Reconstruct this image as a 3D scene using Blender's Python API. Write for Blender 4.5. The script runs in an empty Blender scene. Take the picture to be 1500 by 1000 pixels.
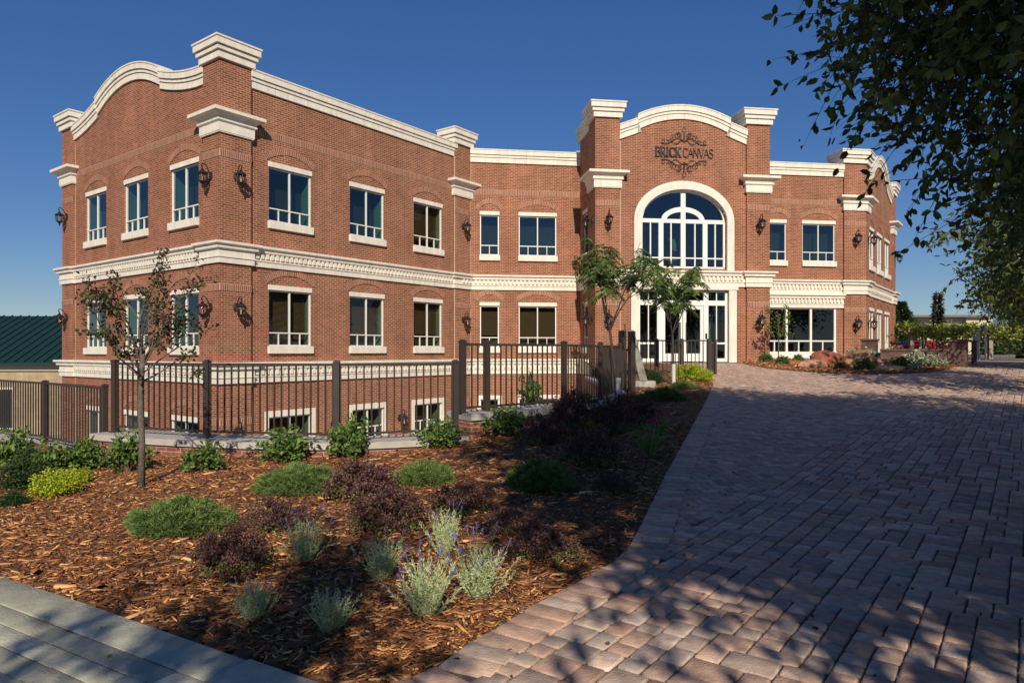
import bpy, math, random
import numpy as np
from math import sin, cos, radians, pi
random.seed(7); rng = np.random.default_rng(11)
S = bpy.context.scene
COL = S.collection
# ------------------------------------------------------------------ camera, sky, sun, exposure
FP_ = 1010.0; CX = 750.0; HY = 514.0; EYE = 1.6
cam = bpy.data.cameras.new('camera'); co = bpy.data.objects.new('camera', cam); COL.objects.link(co)
cam.sensor_width = 36; cam.lens = FP_/1500*36; cam.shift_y = (HY-500)/1500; cam.clip_end = 6000; cam.clip_start = 0.05
co.location = (0, 0, EYE); co.rotation_euler = (pi/2, 0, 0); S.camera = co
SUN_AZ = 175.0; SUN_EL = 31.0          # azimuth measured from +Y towards +X
W = bpy.data.worlds.new('World'); S.world = W; W.use_nodes = True
nt = W.node_tree; sky = nt.nodes.new('ShaderNodeTexSky'); sky.sky_type = 'NISHITA'; sky.sun_disc = False
sky.sun_elevation = radians(SUN_EL); sky.sun_rotation = radians(SUN_AZ); sky.altitude = 0
sky.air_density = 1.0; sky.dust_density = 0.0; sky.ozone_density = 7.0
bg = nt.nodes['Background']; bg.inputs[1].default_value = 0.102
hs = nt.nodes.new('ShaderNodeHueSaturation'); hs.inputs['Saturation'].default_value = 1.30; hs.inputs['Value'].default_value = 1.02
gm = nt.nodes.new('ShaderNodeGamma'); gm.inputs[1].default_value = 0.72; nt.links.new(sky.outputs[0], gm.inputs[0]); nt.links.new(gm.outputs[0], hs.inputs['Color']); hs.inputs['Hue'].default_value = 0.515; nt.links.new(hs.outputs[0], bg.inputs[0])
sl = bpy.data.lights.new('sun', 'SUN'); sl.energy = 4.0; sl.angle = radians(0.5); sl.color = (1.0, 0.90, 0.76)
so = bpy.data.objects.new('sun', sl); COL.objects.link(so)
so.rotation_euler = (pi/2-radians(SUN_EL), 0, radians(180-SUN_AZ)); so.location = (3, -30, 30)
S.view_settings.view_transform = 'Standard'; S.view_settings.look = 'None'; S.view_settings.exposure = 0.2; S.view_settings.gamma = 1
# ------------------------------------------------------------------ materials
MATS = {}
def mat(name, col, rough=0.8, var=0.0, vscale=8, streak=0, bump=0.0, bscale=40, attr=False, metal=0.0, spec=0.5, sub=0.0, col2=None):
    if name in MATS: return MATS[name]
    m = bpy.data.materials.new(name); m.use_nodes = True; t = m.node_tree; N = t.nodes; L = t.links
    b = N['Principled BSDF']; b.inputs['Roughness'].default_value = rough; b.inputs['Metallic'].default_value = metal
    b.inputs['Specular IOR Level'].default_value = spec
    c = (*col, 1)
    tc = N.new('ShaderNodeTexCoord')
    src = None
    if attr:
        a = N.new('ShaderNodeAttribute'); a.attribute_name = 'Col'
        mx = N.new('ShaderNodeMix'); mx.data_type = 'RGBA'; mx.blend_type = 'MULTIPLY'; mx.inputs[0].default_value = 1
        mx.inputs[6].default_value = c; L.new(a.outputs['Color'], mx.inputs[7]); src = mx.outputs[2]
    if var > 0:
        n = N.new('ShaderNodeTexNoise'); n.inputs['Scale'].default_value = vscale; n.inputs['Detail'].default_value = 5
        if streak:
            mp = N.new('ShaderNodeMapping'); mp.inputs['Scale'].default_value = (1, 1, streak); L.new(tc.outputs['Object'], mp.inputs['Vector']); L.new(mp.outputs[0], n.inputs['Vector']); n.inputs['Roughness'].default_value = .7
        else: L.new(tc.outputs['Object'], n.inputs['Vector'])
        r = N.new('ShaderNodeMapRange'); r.inputs[1].default_value = .3; r.inputs[2].default_value = .7
        r.inputs[3].default_value = 1-var; r.inputs[4].default_value = 1+var; L.new(n.outputs[0], r.inputs[0])
        if col2:
            mm = N.new('ShaderNodeMix'); mm.data_type = 'RGBA'; mm.inputs[6].default_value = c; mm.inputs[7].default_value = (*col2, 1)
            L.new(n.outputs[0], mm.inputs[0]); src2 = mm.outputs[2]
            if src is None: src = src2
        mx = N.new('ShaderNodeMix'); mx.data_type = 'RGBA'; mx.blend_type = 'MULTIPLY'; mx.inputs[0].default_value = 1
        if src: L.new(src, mx.inputs[6])
        else: mx.inputs[6].default_value = c
        L.new(r.outputs[0], mx.inputs[7]); src = mx.outputs[2]
    if src: L.new(src, b.inputs['Base Color'])
    else: b.inputs['Base Color'].default_value = c
    if bump > 0:
        n = N.new('ShaderNodeTexNoise'); n.inputs['Scale'].default_value = bscale; n.inputs['Detail'].default_value = 6
        L.new(tc.outputs['Object'], n.inputs['Vector'])
        bp = N.new('ShaderNodeBump'); bp.inputs['Strength'].default_value = bump; bp.inputs['Distance'].default_value = .02
        L.new(n.outputs[0], bp.inputs['Height']); L.new(bp.outputs[0], b.inputs['Normal'])
    if sub > 0:   # thin leaves let light through
        tr = N.new('ShaderNodeBsdfTranslucent'); ms = N.new('ShaderNodeMixShader'); ms.inputs[0].default_value = sub
        if src: L.new(src, tr.inputs[0])
        else: tr.inputs[0].default_value = c
        L.new(b.outputs[0], ms.inputs[1]); L.new(tr.outputs[0], ms.inputs[2]); L.new(ms.outputs[0], N['Material Output'].inputs[0])
    MATS[name] = m; return m
def brickmat(name, c1, c2, mortar, bw=.203, rh=.0677, ms=.0105, var=.25):
    if name in MATS: return MATS[name]
    m = bpy.data.materials.new(name); m.use_nodes = True; t = m.node_tree; N = t.nodes; L = t.links
    b = N['Principled BSDF']; b.inputs['Roughness'].default_value = .9; b.inputs['Specular IOR Level'].default_value = .25
    uv = N.new('ShaderNodeUVMap'); uv.uv_map = 'uv'
    br = N.new('ShaderNodeTexBrick'); L.new(uv.outputs[0], br.inputs['Vector'])
    br.inputs['Scale'].default_value = 1; br.inputs['Brick Width'].default_value = bw; br.inputs['Row Height'].default_value = rh
    br.inputs['Mortar Size'].default_value = ms/2; br.inputs['Mortar Smooth'].default_value = .15; br.inputs['Bias'].default_value = 0
    br.inputs['Color1'].default_value = (*c1, 1); br.inputs['Color2'].default_value = (*c2, 1); br.inputs['Mortar'].default_value = (*mortar, 1)
    n = N.new('ShaderNodeTexNoise'); n.inputs['Scale'].default_value = 1.1; n.inputs['Detail'].default_value = 6; L.new(uv.outputs[0], n.inputs['Vector'])
    r = N.new('ShaderNodeMapRange'); r.inputs[1].default_value = .3; r.inputs[2].default_value = .7; r.inputs[3].default_value = 1-var*.45; r.inputs[4].default_value = 1+var*.45
    L.new(n.outputs[0], r.inputs[0])
    n2 = N.new('ShaderNodeTexNoise'); n2.inputs['Scale'].default_value = 60; L.new(uv.outputs[0], n2.inputs['Vector'])
    r2 = N.new('ShaderNodeMapRange'); r2.inputs[1].default_value = .25; r2.inputs[2].default_value = .75; r2.inputs[3].default_value = .8; r2.inputs[4].default_value = 1.2
    L.new(n2.outputs[0], r2.inputs[0])
    mu = N.new('ShaderNodeMath'); mu.operation = 'MULTIPLY'; L.new(r.outputs[0], mu.inputs[0]); L.new(r2.outputs[0], mu.inputs[1])
    mx = N.new('ShaderNodeMix'); mx.data_type = 'RGBA'; mx.blend_type = 'MULTIPLY'; mx.inputs[0].default_value = 1
    L.new(br.outputs['Color'], mx.inputs[6]); L.new(mu.outputs[0], mx.inputs[7]); L.new(mx.outputs[2], b.inputs['Base Color'])
    inv = N.new('ShaderNodeMath'); inv.operation = 'SUBTRACT'; inv.inputs[0].default_value = 1; L.new(br.outputs['Fac'], inv.inputs[1])
    # rain streaks and mottling
    mp = N.new('ShaderNodeMapping'); mp.inputs['Scale'].default_value = (2.2, .16, 1); L.new(uv.outputs[0], mp.inputs['Vector'])
    n3 = N.new('ShaderNodeTexNoise'); n3.inputs['Scale'].default_value = 1; n3.inputs['Detail'].default_value = 7; n3.inputs['Roughness'].default_value = .65; L.new(mp.outputs[0], n3.inputs['Vector'])
    r3 = N.new('ShaderNodeMapRange'); r3.inputs[1].default_value = .35; r3.inputs[2].default_value = .7; r3.inputs[3].default_value = 1.10; r3.inputs[4].default_value = .80; L.new(n3.outputs[0], r3.inputs[0])
    m3 = N.new('ShaderNodeMath'); m3.operation = 'MULTIPLY'; L.new(mu.outputs[0], m3.inputs[0]); L.new(r3.outputs[0], m3.inputs[1]); L.new(m3.outputs[0], mx.inputs[7])
    bp = N.new('ShaderNodeBump'); bp.inputs['Strength'].default_value = .5; bp.inputs['Distance'].default_value = .008
    L.new(inv.outputs[0], bp.inputs['Height']); L.new(bp.outputs[0], b.inputs['Normal'])
    MATS[name] = m; return m
def glassmat(name, tint, refl, rough=.01):
    m = bpy.data.materials.new(name); m.use_nodes = True; t = m.node_tree; N = t.nodes; L = t.links
    N.remove(N['Principled BSDF'])
    tr = N.new('ShaderNodeBsdfTransparent'); tr.inputs[0].default_value = (*tint, 1)
    gl = N.new('ShaderNodeBsdfGlossy'); gl.inputs['Roughness'].default_value = rough; gl.inputs['Color'].default_value = (.62, .70, .78, 1)
    n = N.new('ShaderNodeTexNoise'); n.inputs['Scale'].default_value = .9; tc = N.new('ShaderNodeTexCoord'); L.new(tc.outputs['Object'], n.inputs['Vector'])
    bp = N.new('ShaderNodeBump'); bp.inputs['Strength'].default_value = .16; bp.inputs['Distance'].default_value = .05
    L.new(n.outputs[0], bp.inputs['Height']); L.new(bp.outputs[0], gl.inputs['Normal'])
    lf = N.new('ShaderNodeLayerWeight'); lf.inputs[0].default_value = .5; lw = N.new('ShaderNodeMath'); lw.operation = 'POWER'; lw.inputs[1].default_value = 4; L.new(lf.outputs['Facing'], lw.inputs[0])
    ad = N.new('ShaderNodeMath'); ad.operation = 'ADD'; ad.use_clamp = True; ad.inputs[1].default_value = refl+.035; L.new(lw.outputs[0], ad.inputs[0])
    ms = N.new('ShaderNodeMixShader'); L.new(ad.outputs[0], ms.inputs[0]); L.new(tr.outputs[0], ms.inputs[1]); L.new(gl.outputs[0], ms.inputs[2])
    L.new(ms.outputs[0], N['Material Output'].inputs[0]); MATS[name] = m; return m
BR = brickmat('brick_red', (.34, .098, .050), (.205, .056, .032), (.50, .39, .245), ms=.0135)
BRP = brickmat('brick_planter', (.34, .10, .065), (.26, .075, .05), (.42, .36, .3), ms=.014)
BRD = brickmat('brick_brown', (.16, .09, .07), (.10, .06, .05), (.2, .16, .13), .3, .12, .01)
BRT = brickmat('block_tan', (.42, .32, .2), (.36, .27, .17), (.34, .27, .19), .4, .2, .01)
VOU = mat('brick_voussoir', (.31, .115, .068), .9, .2, 30, attr=True, spec=.25)
MOR = mat('mortar', (.5, .39, .28), .95)
STONE = mat('cast_stone', (.79, .725, .605), .85, .13, 5, streak=.25, bump=.35, bscale=70, spec=.2)
WHITE = mat('white_frame', (.82, .80, .73), .5)
CONC = mat('concrete_cap', (.47, .43, .37), .9, .12, 5, bump=.35, bscale=60, spec=.2)
BRONZE = mat('bronze_paint', (.048, .036, .029), .42, .1, 12, spec=.5)
BLACK = mat('black_iron', (.02, .016, .014), .45)
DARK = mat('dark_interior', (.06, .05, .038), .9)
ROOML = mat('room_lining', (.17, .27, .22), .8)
BLIND = mat('blind', (.17, .12, .075), .7)
GL = glassmat('window_glass', (.40, .56, .52), .10)
GL2 = glassmat('lower_glass', (.62, .62, .52), .045)
GLL = glassmat('lantern_glass', (.85, .8, .7), .06, .08)
ROOFM = mat('roof_membrane', (.3, .3, .3), .9)
ZINC = mat('zinc', (.30, .36, .38), .45, .1, 2, metal=.3)
# ------------------------------------------------------------------ mesh helpers
def link(o, parent=None):
    COL.objects.link(o)
    if parent is not None: o.parent = parent
    return o
def thing(name, label, cat, loc=(0, 0, 0), rz=0, group=None, kind=None):
    o = bpy.data.objects.new(name, None); COL.objects.link(o); o.location = loc; o.rotation_euler = (0, 0, rz)
    o.empty_display_size = .2; tag(o, label, cat, group, kind); return o
def tag(o, label=None, cat=None, group=None, kind=None):
    if label: o['label'] = label
    if cat: o['category'] = cat
    if group: o['group'] = group
    if kind: o['kind'] = kind
    return o
class MB:
    def __init__(s): s.v = []; s.f = []; s.c = []; s.col = None
    def vert(s, p, c=None): s.v.append((float(p[0]), float(p[1]), float(p[2]))); s.c.append(c or s.col or (1, 1, 1)); return len(s.v)-1
    def quad(s, *ps):
        i = [s.vert(p) for p in ps]; s.f.append(i)
    def hexa(s, b, t):          # b, t: four bottom and four top corners
        i = [s.vert(p) for p in b]; j = [s.vert(p) for p in t]
        s.f.append(i[::-1]); s.f.append(j)
        for k in range(4): s.f.append([i[k], i[(k+1) % 4], j[(k+1) % 4], j[k]])
    def box(s, c, sx, sy, sz, rz=0):
        ca, sa = cos(rz), sin(rz); P = []
        for z in (-sz/2, sz/2):
            P.append([(c[0]+x*ca-y*sa, c[1]+x*sa+y*ca, c[2]+z) for x, y in ((-sx/2, -sy/2), (sx/2, -sy/2), (sx/2, sy/2), (-sx/2, sy/2))])
        s.hexa(*P)
    def tube(s, path, rad, n=8, caps=True):
        path = [np.array(p, float) for p in path]
        if not hasattr(rad, '__len__'): rad = [rad]*len(path)
        rings = []; up = np.array((0.0, 0.0, 1.0)); px = None
        for k, p in enumerate(path):
            d = path[min(k+1, len(path)-1)]-path[max(k-1, 0)]; L = np.linalg.norm(d); d = d/L if L > 0 else up
            if px is None:
                a = np.array((1.0, 0, 0)) if abs(d[0]) < .9 else np.array((0, 1.0, 0))
                px = np.cross(d, a)
            px = px-d*np.dot(px, d); px /= max(np.linalg.norm(px), 1e-9); py = np.cross(d, px)
            rings.append([s.vert(p+rad[k]*(cos(2*pi*j/n)*px+sin(2*pi*j/n)*py)) for j in range(n)])
        for a, b in zip(rings, rings[1:]):
            for j in range(n): s.f.append([a[j], a[(j+1) % n], b[(j+1) % n], b[j]])
        if caps: s.f.append(rings[0][::-1]); s.f.append(rings[-1])
    def lathe(s, c, prof, n=12, sx=1, sy=1):
        rings = [[s.vert((c[0]+r*cos(2*pi*j/n)*sx, c[1]+r*sin(2*pi*j/n)*sy, c[2]+z)) for j in range(n)] for r, z in prof]
        for a, b in zip(rings, rings[1:]):
            for j in range(n): s.f.append([a[j], a[(j+1) % n], b[(j+1) % n], b[j]])
        s.f.append(rings[0][::-1]); s.f.append(rings[-1])
    def build(s, name, m, parent=None, org=(0, 0, 0), uv=False, smooth=False, colors=False, bevel=0):
        me = bpy.data.meshes.new(name); o_ = np.array(org, float)
        V = np.array(s.v, float)-o_ if s.v else np.zeros((0, 3))
        me.from_pydata(V.tolist(), [], s.f); me.update()
        if uv:
            l = me.uv_layers.new(name='uv')
            for p in me.polygons:
                n = p.normal
                if abs(n.z) < .7:
                    k = math.hypot(n.x, n.y); tx, ty = -n.y/k, n.x/k
                    for li in p.loop_indices:
                        c = s.v[me.loops[li].vertex_index]; l.data[li].uv = (c[0]*tx+c[1]*ty+100, c[2]+50.0)
                else:
                    for li in p.loop_indices:
                        c = s.v[me.loops[li].vertex_index]; l.data[li].uv = (c[0]+100, c[1]+100)
        if colors:
            a = me.color_attributes.new('Col', 'FLOAT_COLOR', 'POINT')
            a.data.foreach_set('color', np.array([(*c, 1) for c in s.c], float).ravel())
        if smooth: me.polygons.foreach_set('use_smooth', [True]*len(me.polygons))
        me.materials.append(m)
        o = link(bpy.data.objects.new(name, me), parent)
        if bevel:
            b = o.modifiers.new('bevel', 'BEVEL'); b.width = bevel; b.segments = 2; b.limit_method = 'ANGLE'
        return o
def npmesh(name, V, F, m, parent=None, C=None, smooth=False):
    """V (n,3), F (k,4) int arrays, C (n,3)"""
    me = bpy.data.meshes.new(name); V = np.asarray(V, np.float32); F = np.asarray(F, np.int32); w = F.shape[1]
    me.vertices.add(len(V)); me.vertices.foreach_set('co', V.ravel())
    me.loops.add(F.size); me.loops.foreach_set('vertex_index', F.ravel())
    me.polygons.add(len(F)); me.polygons.foreach_set('loop_start', np.arange(0, F.size, w, dtype=np.int32))
    me.polygons.foreach_set('loop_total', np.full(len(F), w, dtype=np.int32))
    if smooth: me.polygons.foreach_set('use_smooth', np.ones(len(F), bool))
    me.update(calc_edges=True)
    if C is not None:
        a = me.color_attributes.new('Col', 'FLOAT_COLOR', 'POINT')
        a.data.foreach_set('color', np.concatenate([C, np.ones((len(C), 1))], 1).astype(np.float32).ravel())
    me.materials.append(m)
    return link(bpy.data.objects.new(name, me), parent)
def unit(A): return A/np.maximum(np.linalg.norm(A, axis=1, keepdims=True), 1e-9)
def leafarrays(P, Dr, L, Wd, C, fold=.25, cjit=.25):
    """leaves: two folded quads each; P base, Dr unit direction, L length, Wd width"""
    n = len(P); Dr = unit(np.asarray(Dr, float)); L = np.broadcast_to(L, n)[:, None]; Wd = np.broadcast_to(Wd, n)[:, None]
    R = unit(rng.normal(size=(n, 3))); Sd = unit(np.cross(Dr, R)); Nn = np.cross(Dr, Sd)
    b = P; t = P+Dr*L; dr = Nn*Wd*fold
    V = np.stack([b, P+Dr*L*.3+Sd*Wd*.5+dr, P+Dr*L*.7+Sd*Wd*.38+dr, t-dr*.3, P+Dr*L*.7-Sd*Wd*.38+dr, P+Dr*L*.3-Sd*Wd*.5+dr], 1).reshape(-1, 3)
    i = np.arange(n)[:, None]*6
    F = np.concatenate([i+np.array([0, 1, 2, 3]), i+np.array([0, 3, 4, 5])], 1).reshape(-1, 4)
    C = np.broadcast_to(C, (n, 3)); k = 1+rng.uniform(-cjit, cjit, (n, 1)); CC = np.repeat(np.clip(C*k, 0, 1), 6, 0)
    return V, F, CC
def joinarr(parts):
    V = []; F = []; C = []; o = 0
    for v, f, c in parts: V.append(v); F.append(f+o); C.append(c); o += len(v)
    return np.concatenate(V), np.concatenate(F), np.concatenate(C)
# ------------------------------------------------------------------ plan of the place (metres, camera at the origin looking along +Y)
def D(a): a = radians(a); return np.array((sin(a), cos(a)))
dL, dW, dM = D(-53), D(37), D(82); nL, nW, nM = D(-143), D(127), D(172)
C0 = np.array((-8.645, 20.4)); M0 = C0+dW*11.43; T0 = np.array((3.303, 27.346)); T0 = M0+dM*4.72+nM*2.86
RC = M0+dM*18.35+nM*.1
def ramp(Y):
    x = np.asarray(Y, float)-6.9; s = .0563
    a = np.where(x < -1.5, 0, np.where(x > 1.5, x, (x+1.5)**2/6))*s
    e = 1.16; k = .12
    return np.where(a > e+k, e, np.where(a < e-k, a, a-(a-(e-k))**2/(4*k)))
def sstep(a, b, x): t = np.clip((np.asarray(x, float)-a)/(b-a), 0, 1); return t*t*(3-2*t)
def H(X, Y):
    X = np.asarray(X, float); Y = np.asarray(Y, float)
    return ramp(Y)*sstep(-3.5, .8, X)-.03*np.clip(-4-X, 0, 12)
def gp(px, py, dz=0):      # where a line of sight meets the ground
    kx = (px-CX)/FP_; kz = (HY-py)/FP_; Y = 3.0
    f = lambda Y: EYE+kz*Y-float(H(kx*Y, Y))-dz
    a, b = 1.5, 90.0
    ys = np.linspace(a, b, 1500); v = EYE+kz*ys-H(kx*ys, ys)-dz
    i = np.argmax(v < 0); Y = ys[i] if v[i] < 0 else b
    return (kx*Y, float(Y), float(H(kx*Y, Y)))
def V3(p, z): return (p[0], p[1], z)
# ================================================================== SETTING: ground, pit floor, paving
WALLC = [(-30, 24), (-16, 17.3), (-10.8, 14.6), (-9.14, 13.5), (-6.95, 11.75), (-4.82, 10.9), (-2.67, 10.5), (-.85, 11.3), (.98, 13.0), (1.85, 14.4), (2.6, 16.6), (3.0, 20.0)]
def smoothline(P, it=2):
    P = np.asarray(P, float)
    for _ in range(it):
        Q = [P[0]]
        for a, b in zip(P, P[1:]): Q += [a*.75+b*.25, a*.25+b*.75]
        P = np.array(Q+[P[-1]])
    return P
_w = smoothline(WALLC); _t = np.gradient(_w, axis=0); _t /= np.linalg.norm(_t, axis=1)[:, None]
_w = _w+np.stack([_t[:, 1], -_t[:, 0]], 1)*.33      # front face of the planter wall, fence stands .33 m behind it
_w = _w[np.argsort(_w[:, 0])]; wx = list(_w[:, 0]); wy = list(_w[:, 1])
def gcol():
    V = []; F = []
    def patch(xs, yfun):
        base = len(V); n = None
        for x in xs:
            ys = yfun(x); n = len(ys)
            for y in ys: V.append((x, y, float(H(x, y))-.03))
        for i in range(len(xs)-1):
            for j in range(n-1): a = base+i*n+j; F.append((a, a+n, a+n+1, a+1))
    patch(np.concatenate([np.linspace(-300, -31, 6), np.linspace(-30, 3.0, 67)]), lambda x: np.concatenate([[-300, -60], np.linspace(-12, np.interp(x, wx, wy)+.1, 45)]))
    patch(np.concatenate([np.linspace(3.02, 30, 40), [60, 200, 900, 2500]]), lambda x: np.concatenate([[-300, -60], np.linspace(-12, 34, 70), [60, 150, 600, 3500]]))
    return V, F
V, F = gcol()
SOIL = mat('bare_soil', (.085, .05, .03), .95, .3, 6, bump=.6, bscale=40)
g = npmesh('ground', V, F, SOIL); tag(g, kind='structure')
m = MB(); m.quad((-2500, 3, -2.62), (3.2, 3, -2.62), (3.2, 4000, -2.62), (-2500, 4000, -2.62))
tag(m.build('lower_ground', mat('pit_concrete', (.36, .34, .30), .9, .15, 1.2)), kind='structure')
# border line between planting bed and paving
BORD = [gp(*p)[:2] for p in [(1046, 556), (1041, 575), (1022, 610), (1000, 650), (972, 700), (946, 755), (926, 795), (905, 822), (862, 849), (800, 881), (740, 915), (680, 950), (615, 1000)]]
BORD = [(BORD[0][0]+.3, 27.0)]+BORD+[(BORD[-1][0]-.9, BORD[-1][1]-.45), (-4, .9), (-12, -1)]
BORD = np.array(BORD)
def resample(P, step):
    P = np.asarray(P, float); d = np.concatenate([[0], np.cumsum(np.linalg.norm(np.diff(P, axis=0), axis=1))])
    n = int(d[-1]/step); s = np.linspace(0, d[-1], n+1)
    return np.stack([np.interp(s, d, P[:, 0]), np.interp(s, d, P[:, 1])], 1)
def smoothline(P, it=2):
    P = np.asarray(P, float)
    for _ in range(it):
        Q = [P[0]]
        for a, b in zip(P, P[1:]): Q += [a*.75+b*.25, a*.25+b*.75]
        P = np.array(Q+[P[-1]])
    return P
BORD = smoothline(BORD)
def side(P, Q):     # signed distance of points Q from polyline P (positive to the left of travel)
    P = np.asarray(P); best = np.full(len(Q), 1e9); sg = np.zeros(len(Q))
    for a, b in zip(P, P[1:]):
        d = b-a; L = np.dot(d, d)
        if L == 0: continue
        t = np.clip(((Q-a)@d)/L, 0, 1); c = a+t[:, None]*d; r = Q-c; dist = np.linalg.norm(r, axis=1)
        k = dist < best; best[k] = dist[k]; sg[k] = np.sign(d[0]*r[k, 1]-d[1]*r[k, 0])
    return best*sg
# curve travels towards the viewer, so paving lies on its left
PCOL = np.array([(.40, .275, .215), (.33, .235, .19), (.29, .25, .225), (.36, .315, .275), (.44, .335, .26), (.24, .22, .21), (.36, .245, .195), (.30, .28, .26), (.42, .36, .30)])*np.array([[1.34, 1.28, 1.22]]); PCOL = PCOL*.68+PCOL.mean(0)*.32
def cobbles(cx, cy, hx, hy, ang, lift, pal, bev=.009, jit=.0012, cc=.012):
    n = len(cx); ca, sa = np.cos(ang), np.sin(ang); L = []; zj = rng.normal(0, jit, n); tl = rng.normal(0, .0035, (n, 2)); wob = rng.uniform(-.0035, .0035, (n, 8, 2))
    for ins, dz in ((bev, 0), (bev*.25, -bev*.5), (0, -.045)):
        for q, (a, b, c, d) in enumerate(((-1, -1, 1, 0), (1, -1, -1, 0), (1, -1, 0, 1), (1, 1, 0, -1), (1, 1, -1, 0), (-1, 1, 1, 0), (-1, 1, 0, -1), (-1, -1, 0, 1))):
            u = a*(hx-ins)+c*cc+wob[:, q, 0]; v = b*(hy-ins)+d*cc+wob[:, q, 1]; x = cx+u*ca-v*sa; y = cy+u*sa+v*ca
            L.append(np.stack([x, y, H(x, y)+lift+dz+zj+u*tl[:, 0]+v*tl[:, 1]], 1))
    V = np.stack(L, 1).reshape(-1, 3)
    fs = [(0, 1, 2, 7), (7, 2, 3, 6), (6, 3, 4, 5)]+[(k+8, (k+1) % 8+8, (k+1) % 8, k) for k in range(8)]+[(k+16, (k+1) % 8+16, (k+1) % 8+8, k+8) for k in range(8)]
    F = (np.arange(n)[:, None, None]*24+np.array(fs)[None]).reshape(-1, 4)
    return V, F, np.repeat(pal[rng.integers(0, len(pal), n)]*rng.uniform(.78, 1.22, (n, 1)), 24, 0)
def pavers(cx, cy, hx, hy, ang, lift, pal, bev=.011, jit=.0022):
    n = len(cx); ca, sa = np.cos(ang), np.sin(ang); L = []
    zj = rng.normal(0, jit, n); tl = rng.normal(0, .006, (n, 2)); wob = rng.uniform(-.003, .003, (n, 4, 2))
    for k, (ins, dz) in enumerate(((bev, 0), (bev*.3, -bev*.45), (0, -.045))):
        for q, (a, b) in enumerate(((-1, -1), (1, -1), (1, 1), (-1, 1))):
            u = a*(hx-ins)+wob[:, q, 0]; v = b*(hy-ins)+wob[:, q, 1]; x = cx+u*ca-v*sa; y = cy+u*sa+v*ca
            L.append(np.stack([x, y, H(x, y)+lift+dz+zj+u*tl[:, 0]+v*tl[:, 1]], 1))
    V = np.stack(L, 1).reshape(-1, 3)
    fs = [(0, 1, 2, 3)]+[(k+4, (k+1) % 4+4, (k+1) % 4, k) for k in range(4)]+[(k+8, (k+1) % 4+8, (k+1) % 4+4, k+4) for k in range(4)]
    F = (np.arange(n)[:, None, None]*12+np.array(fs)[None]).reshape(-1, 4)
    C = pal[rng.integers(0, len(pal), n)]*rng.uniform(.8, 1.2, (n, 1))
    return V, F, np.repeat(C, 12, 0)
# dividing joint between herringbone and ashlar fields runs parallel to the left wing
DLP = np.array(gp(909, 814)[:2]); 
def ashlar():
    u = .068; xs = 0; rows = []
    # grid in the (dW, dL) frame anchored at DLP; a = along dW, b = along -dL (to the right)
    na, nb = int(34/u), int(36/u); A0, B0 = -9.0, -8.5
    occ = np.zeros((na, nb), bool); out = []
    for i in range(na):
        j = 0
        while j < nb:
            if occ[i, j]: j += 1; continue
            g = 1
            while j+g < nb and not occ[i, j+g]: g += 1
            q = random.choice([q for q in (2, 3, 3, 4) if q <= g and g-q != 1] or [g if g < 5 else 2])
            p = random.choice((2, 3) if q > 2 else (2, 3, 3)) if q < 4 else random.choice((2, 3))
            p = min(p, na-i); occ[i:i+p, j:j+q] = True; out.append((A0+(i+p/2)*u, B0+(j+q/2)*u, p*u/2, q*u/2)); j += q
    return np.array(out)
AS = ashlar()
rd = -dL
cx = DLP[0]+AS[:, 0]*dW[0]+AS[:, 1]*rd[0]; cy = DLP[1]+AS[:, 0]*dW[1]+AS[:, 1]*rd[1]
Q = np.stack([cx, cy], 1); sd = side(BORD, Q)
keep = (sd > .22) & (cy > 1.8) & (cx < .78*cy+1.2) & (cy < 27) & ((AS[:, 1] > 0) | (AS[:, 0] < 0))
ang = np.full(keep.sum(), math.atan2(dW[1], dW[0])); j_ = .004
parts = [cobbles(cx[keep], cy[keep], AS[keep, 2]-j_, AS[keep, 3]-j_, ang, .012, PCOL)]
# herringbone field
hw = .098; hb = []
for i in range(-130, 130):
    for j in range(-130, 130):
        k = (i-j) % 4
        if k == 0: hb.append(((i+1)*hw, (j+.5)*hw, hw, hw/2))
        elif k == 3: hb.append(((i+.5)*hw, (j+1)*hw, hw/2, hw))
hb = np.array(hb); ha = math.atan2(dM[1], dM[0])-radians(6)
cx = DLP[0]+4+hb[:, 0]*cos(ha)-hb[:, 1]*sin(ha); cy = DLP[1]+10+hb[:, 0]*sin(ha)+hb[:, 1]*cos(ha)
Q = np.stack([cx, cy], 1); rel = Q-DLP; bb = rel@rd; sd = side(BORD, Q)
keep = (bb < .14) & (sd > .25) & (cy < 27) & (cy > 4)
parts.append(pavers(cx[keep], cy[keep], hb[keep, 2]-.003, hb[keep, 3]-.003, np.full(keep.sum(), ha), .0095, PCOL, bev=.005))
# soldier border of larger stones
bl = resample(BORD, .168); mid = (bl[1:]+bl[:-1])/2; dd = unit(np.concatenate([np.diff(bl, axis=0)], 0)); nn = np.stack([-dd[:, 1], dd[:, 0]], 1)
for off, wd, lf in ((.155, .15, .020),):
    c = mid+nn*off; k = (c[:, 1] > 1.5)
    parts.append(pavers(c[k, 0], c[k, 1], np.full(k.sum(), .08), np.full(k.sum(), wd), np.arctan2(dd[k, 1], dd[k, 0]), lf, PCOL[[0, 4, 6, 3]]))
V, F, C = joinarr(parts)
PAV = mat('paver_stone', (1.08, 1.0, .94), .82, .2, 14, bump=.4, bscale=70, attr=True, spec=.2)
tag(npmesh('paving', V, F, PAV, C=C), kind='structure')
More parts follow.
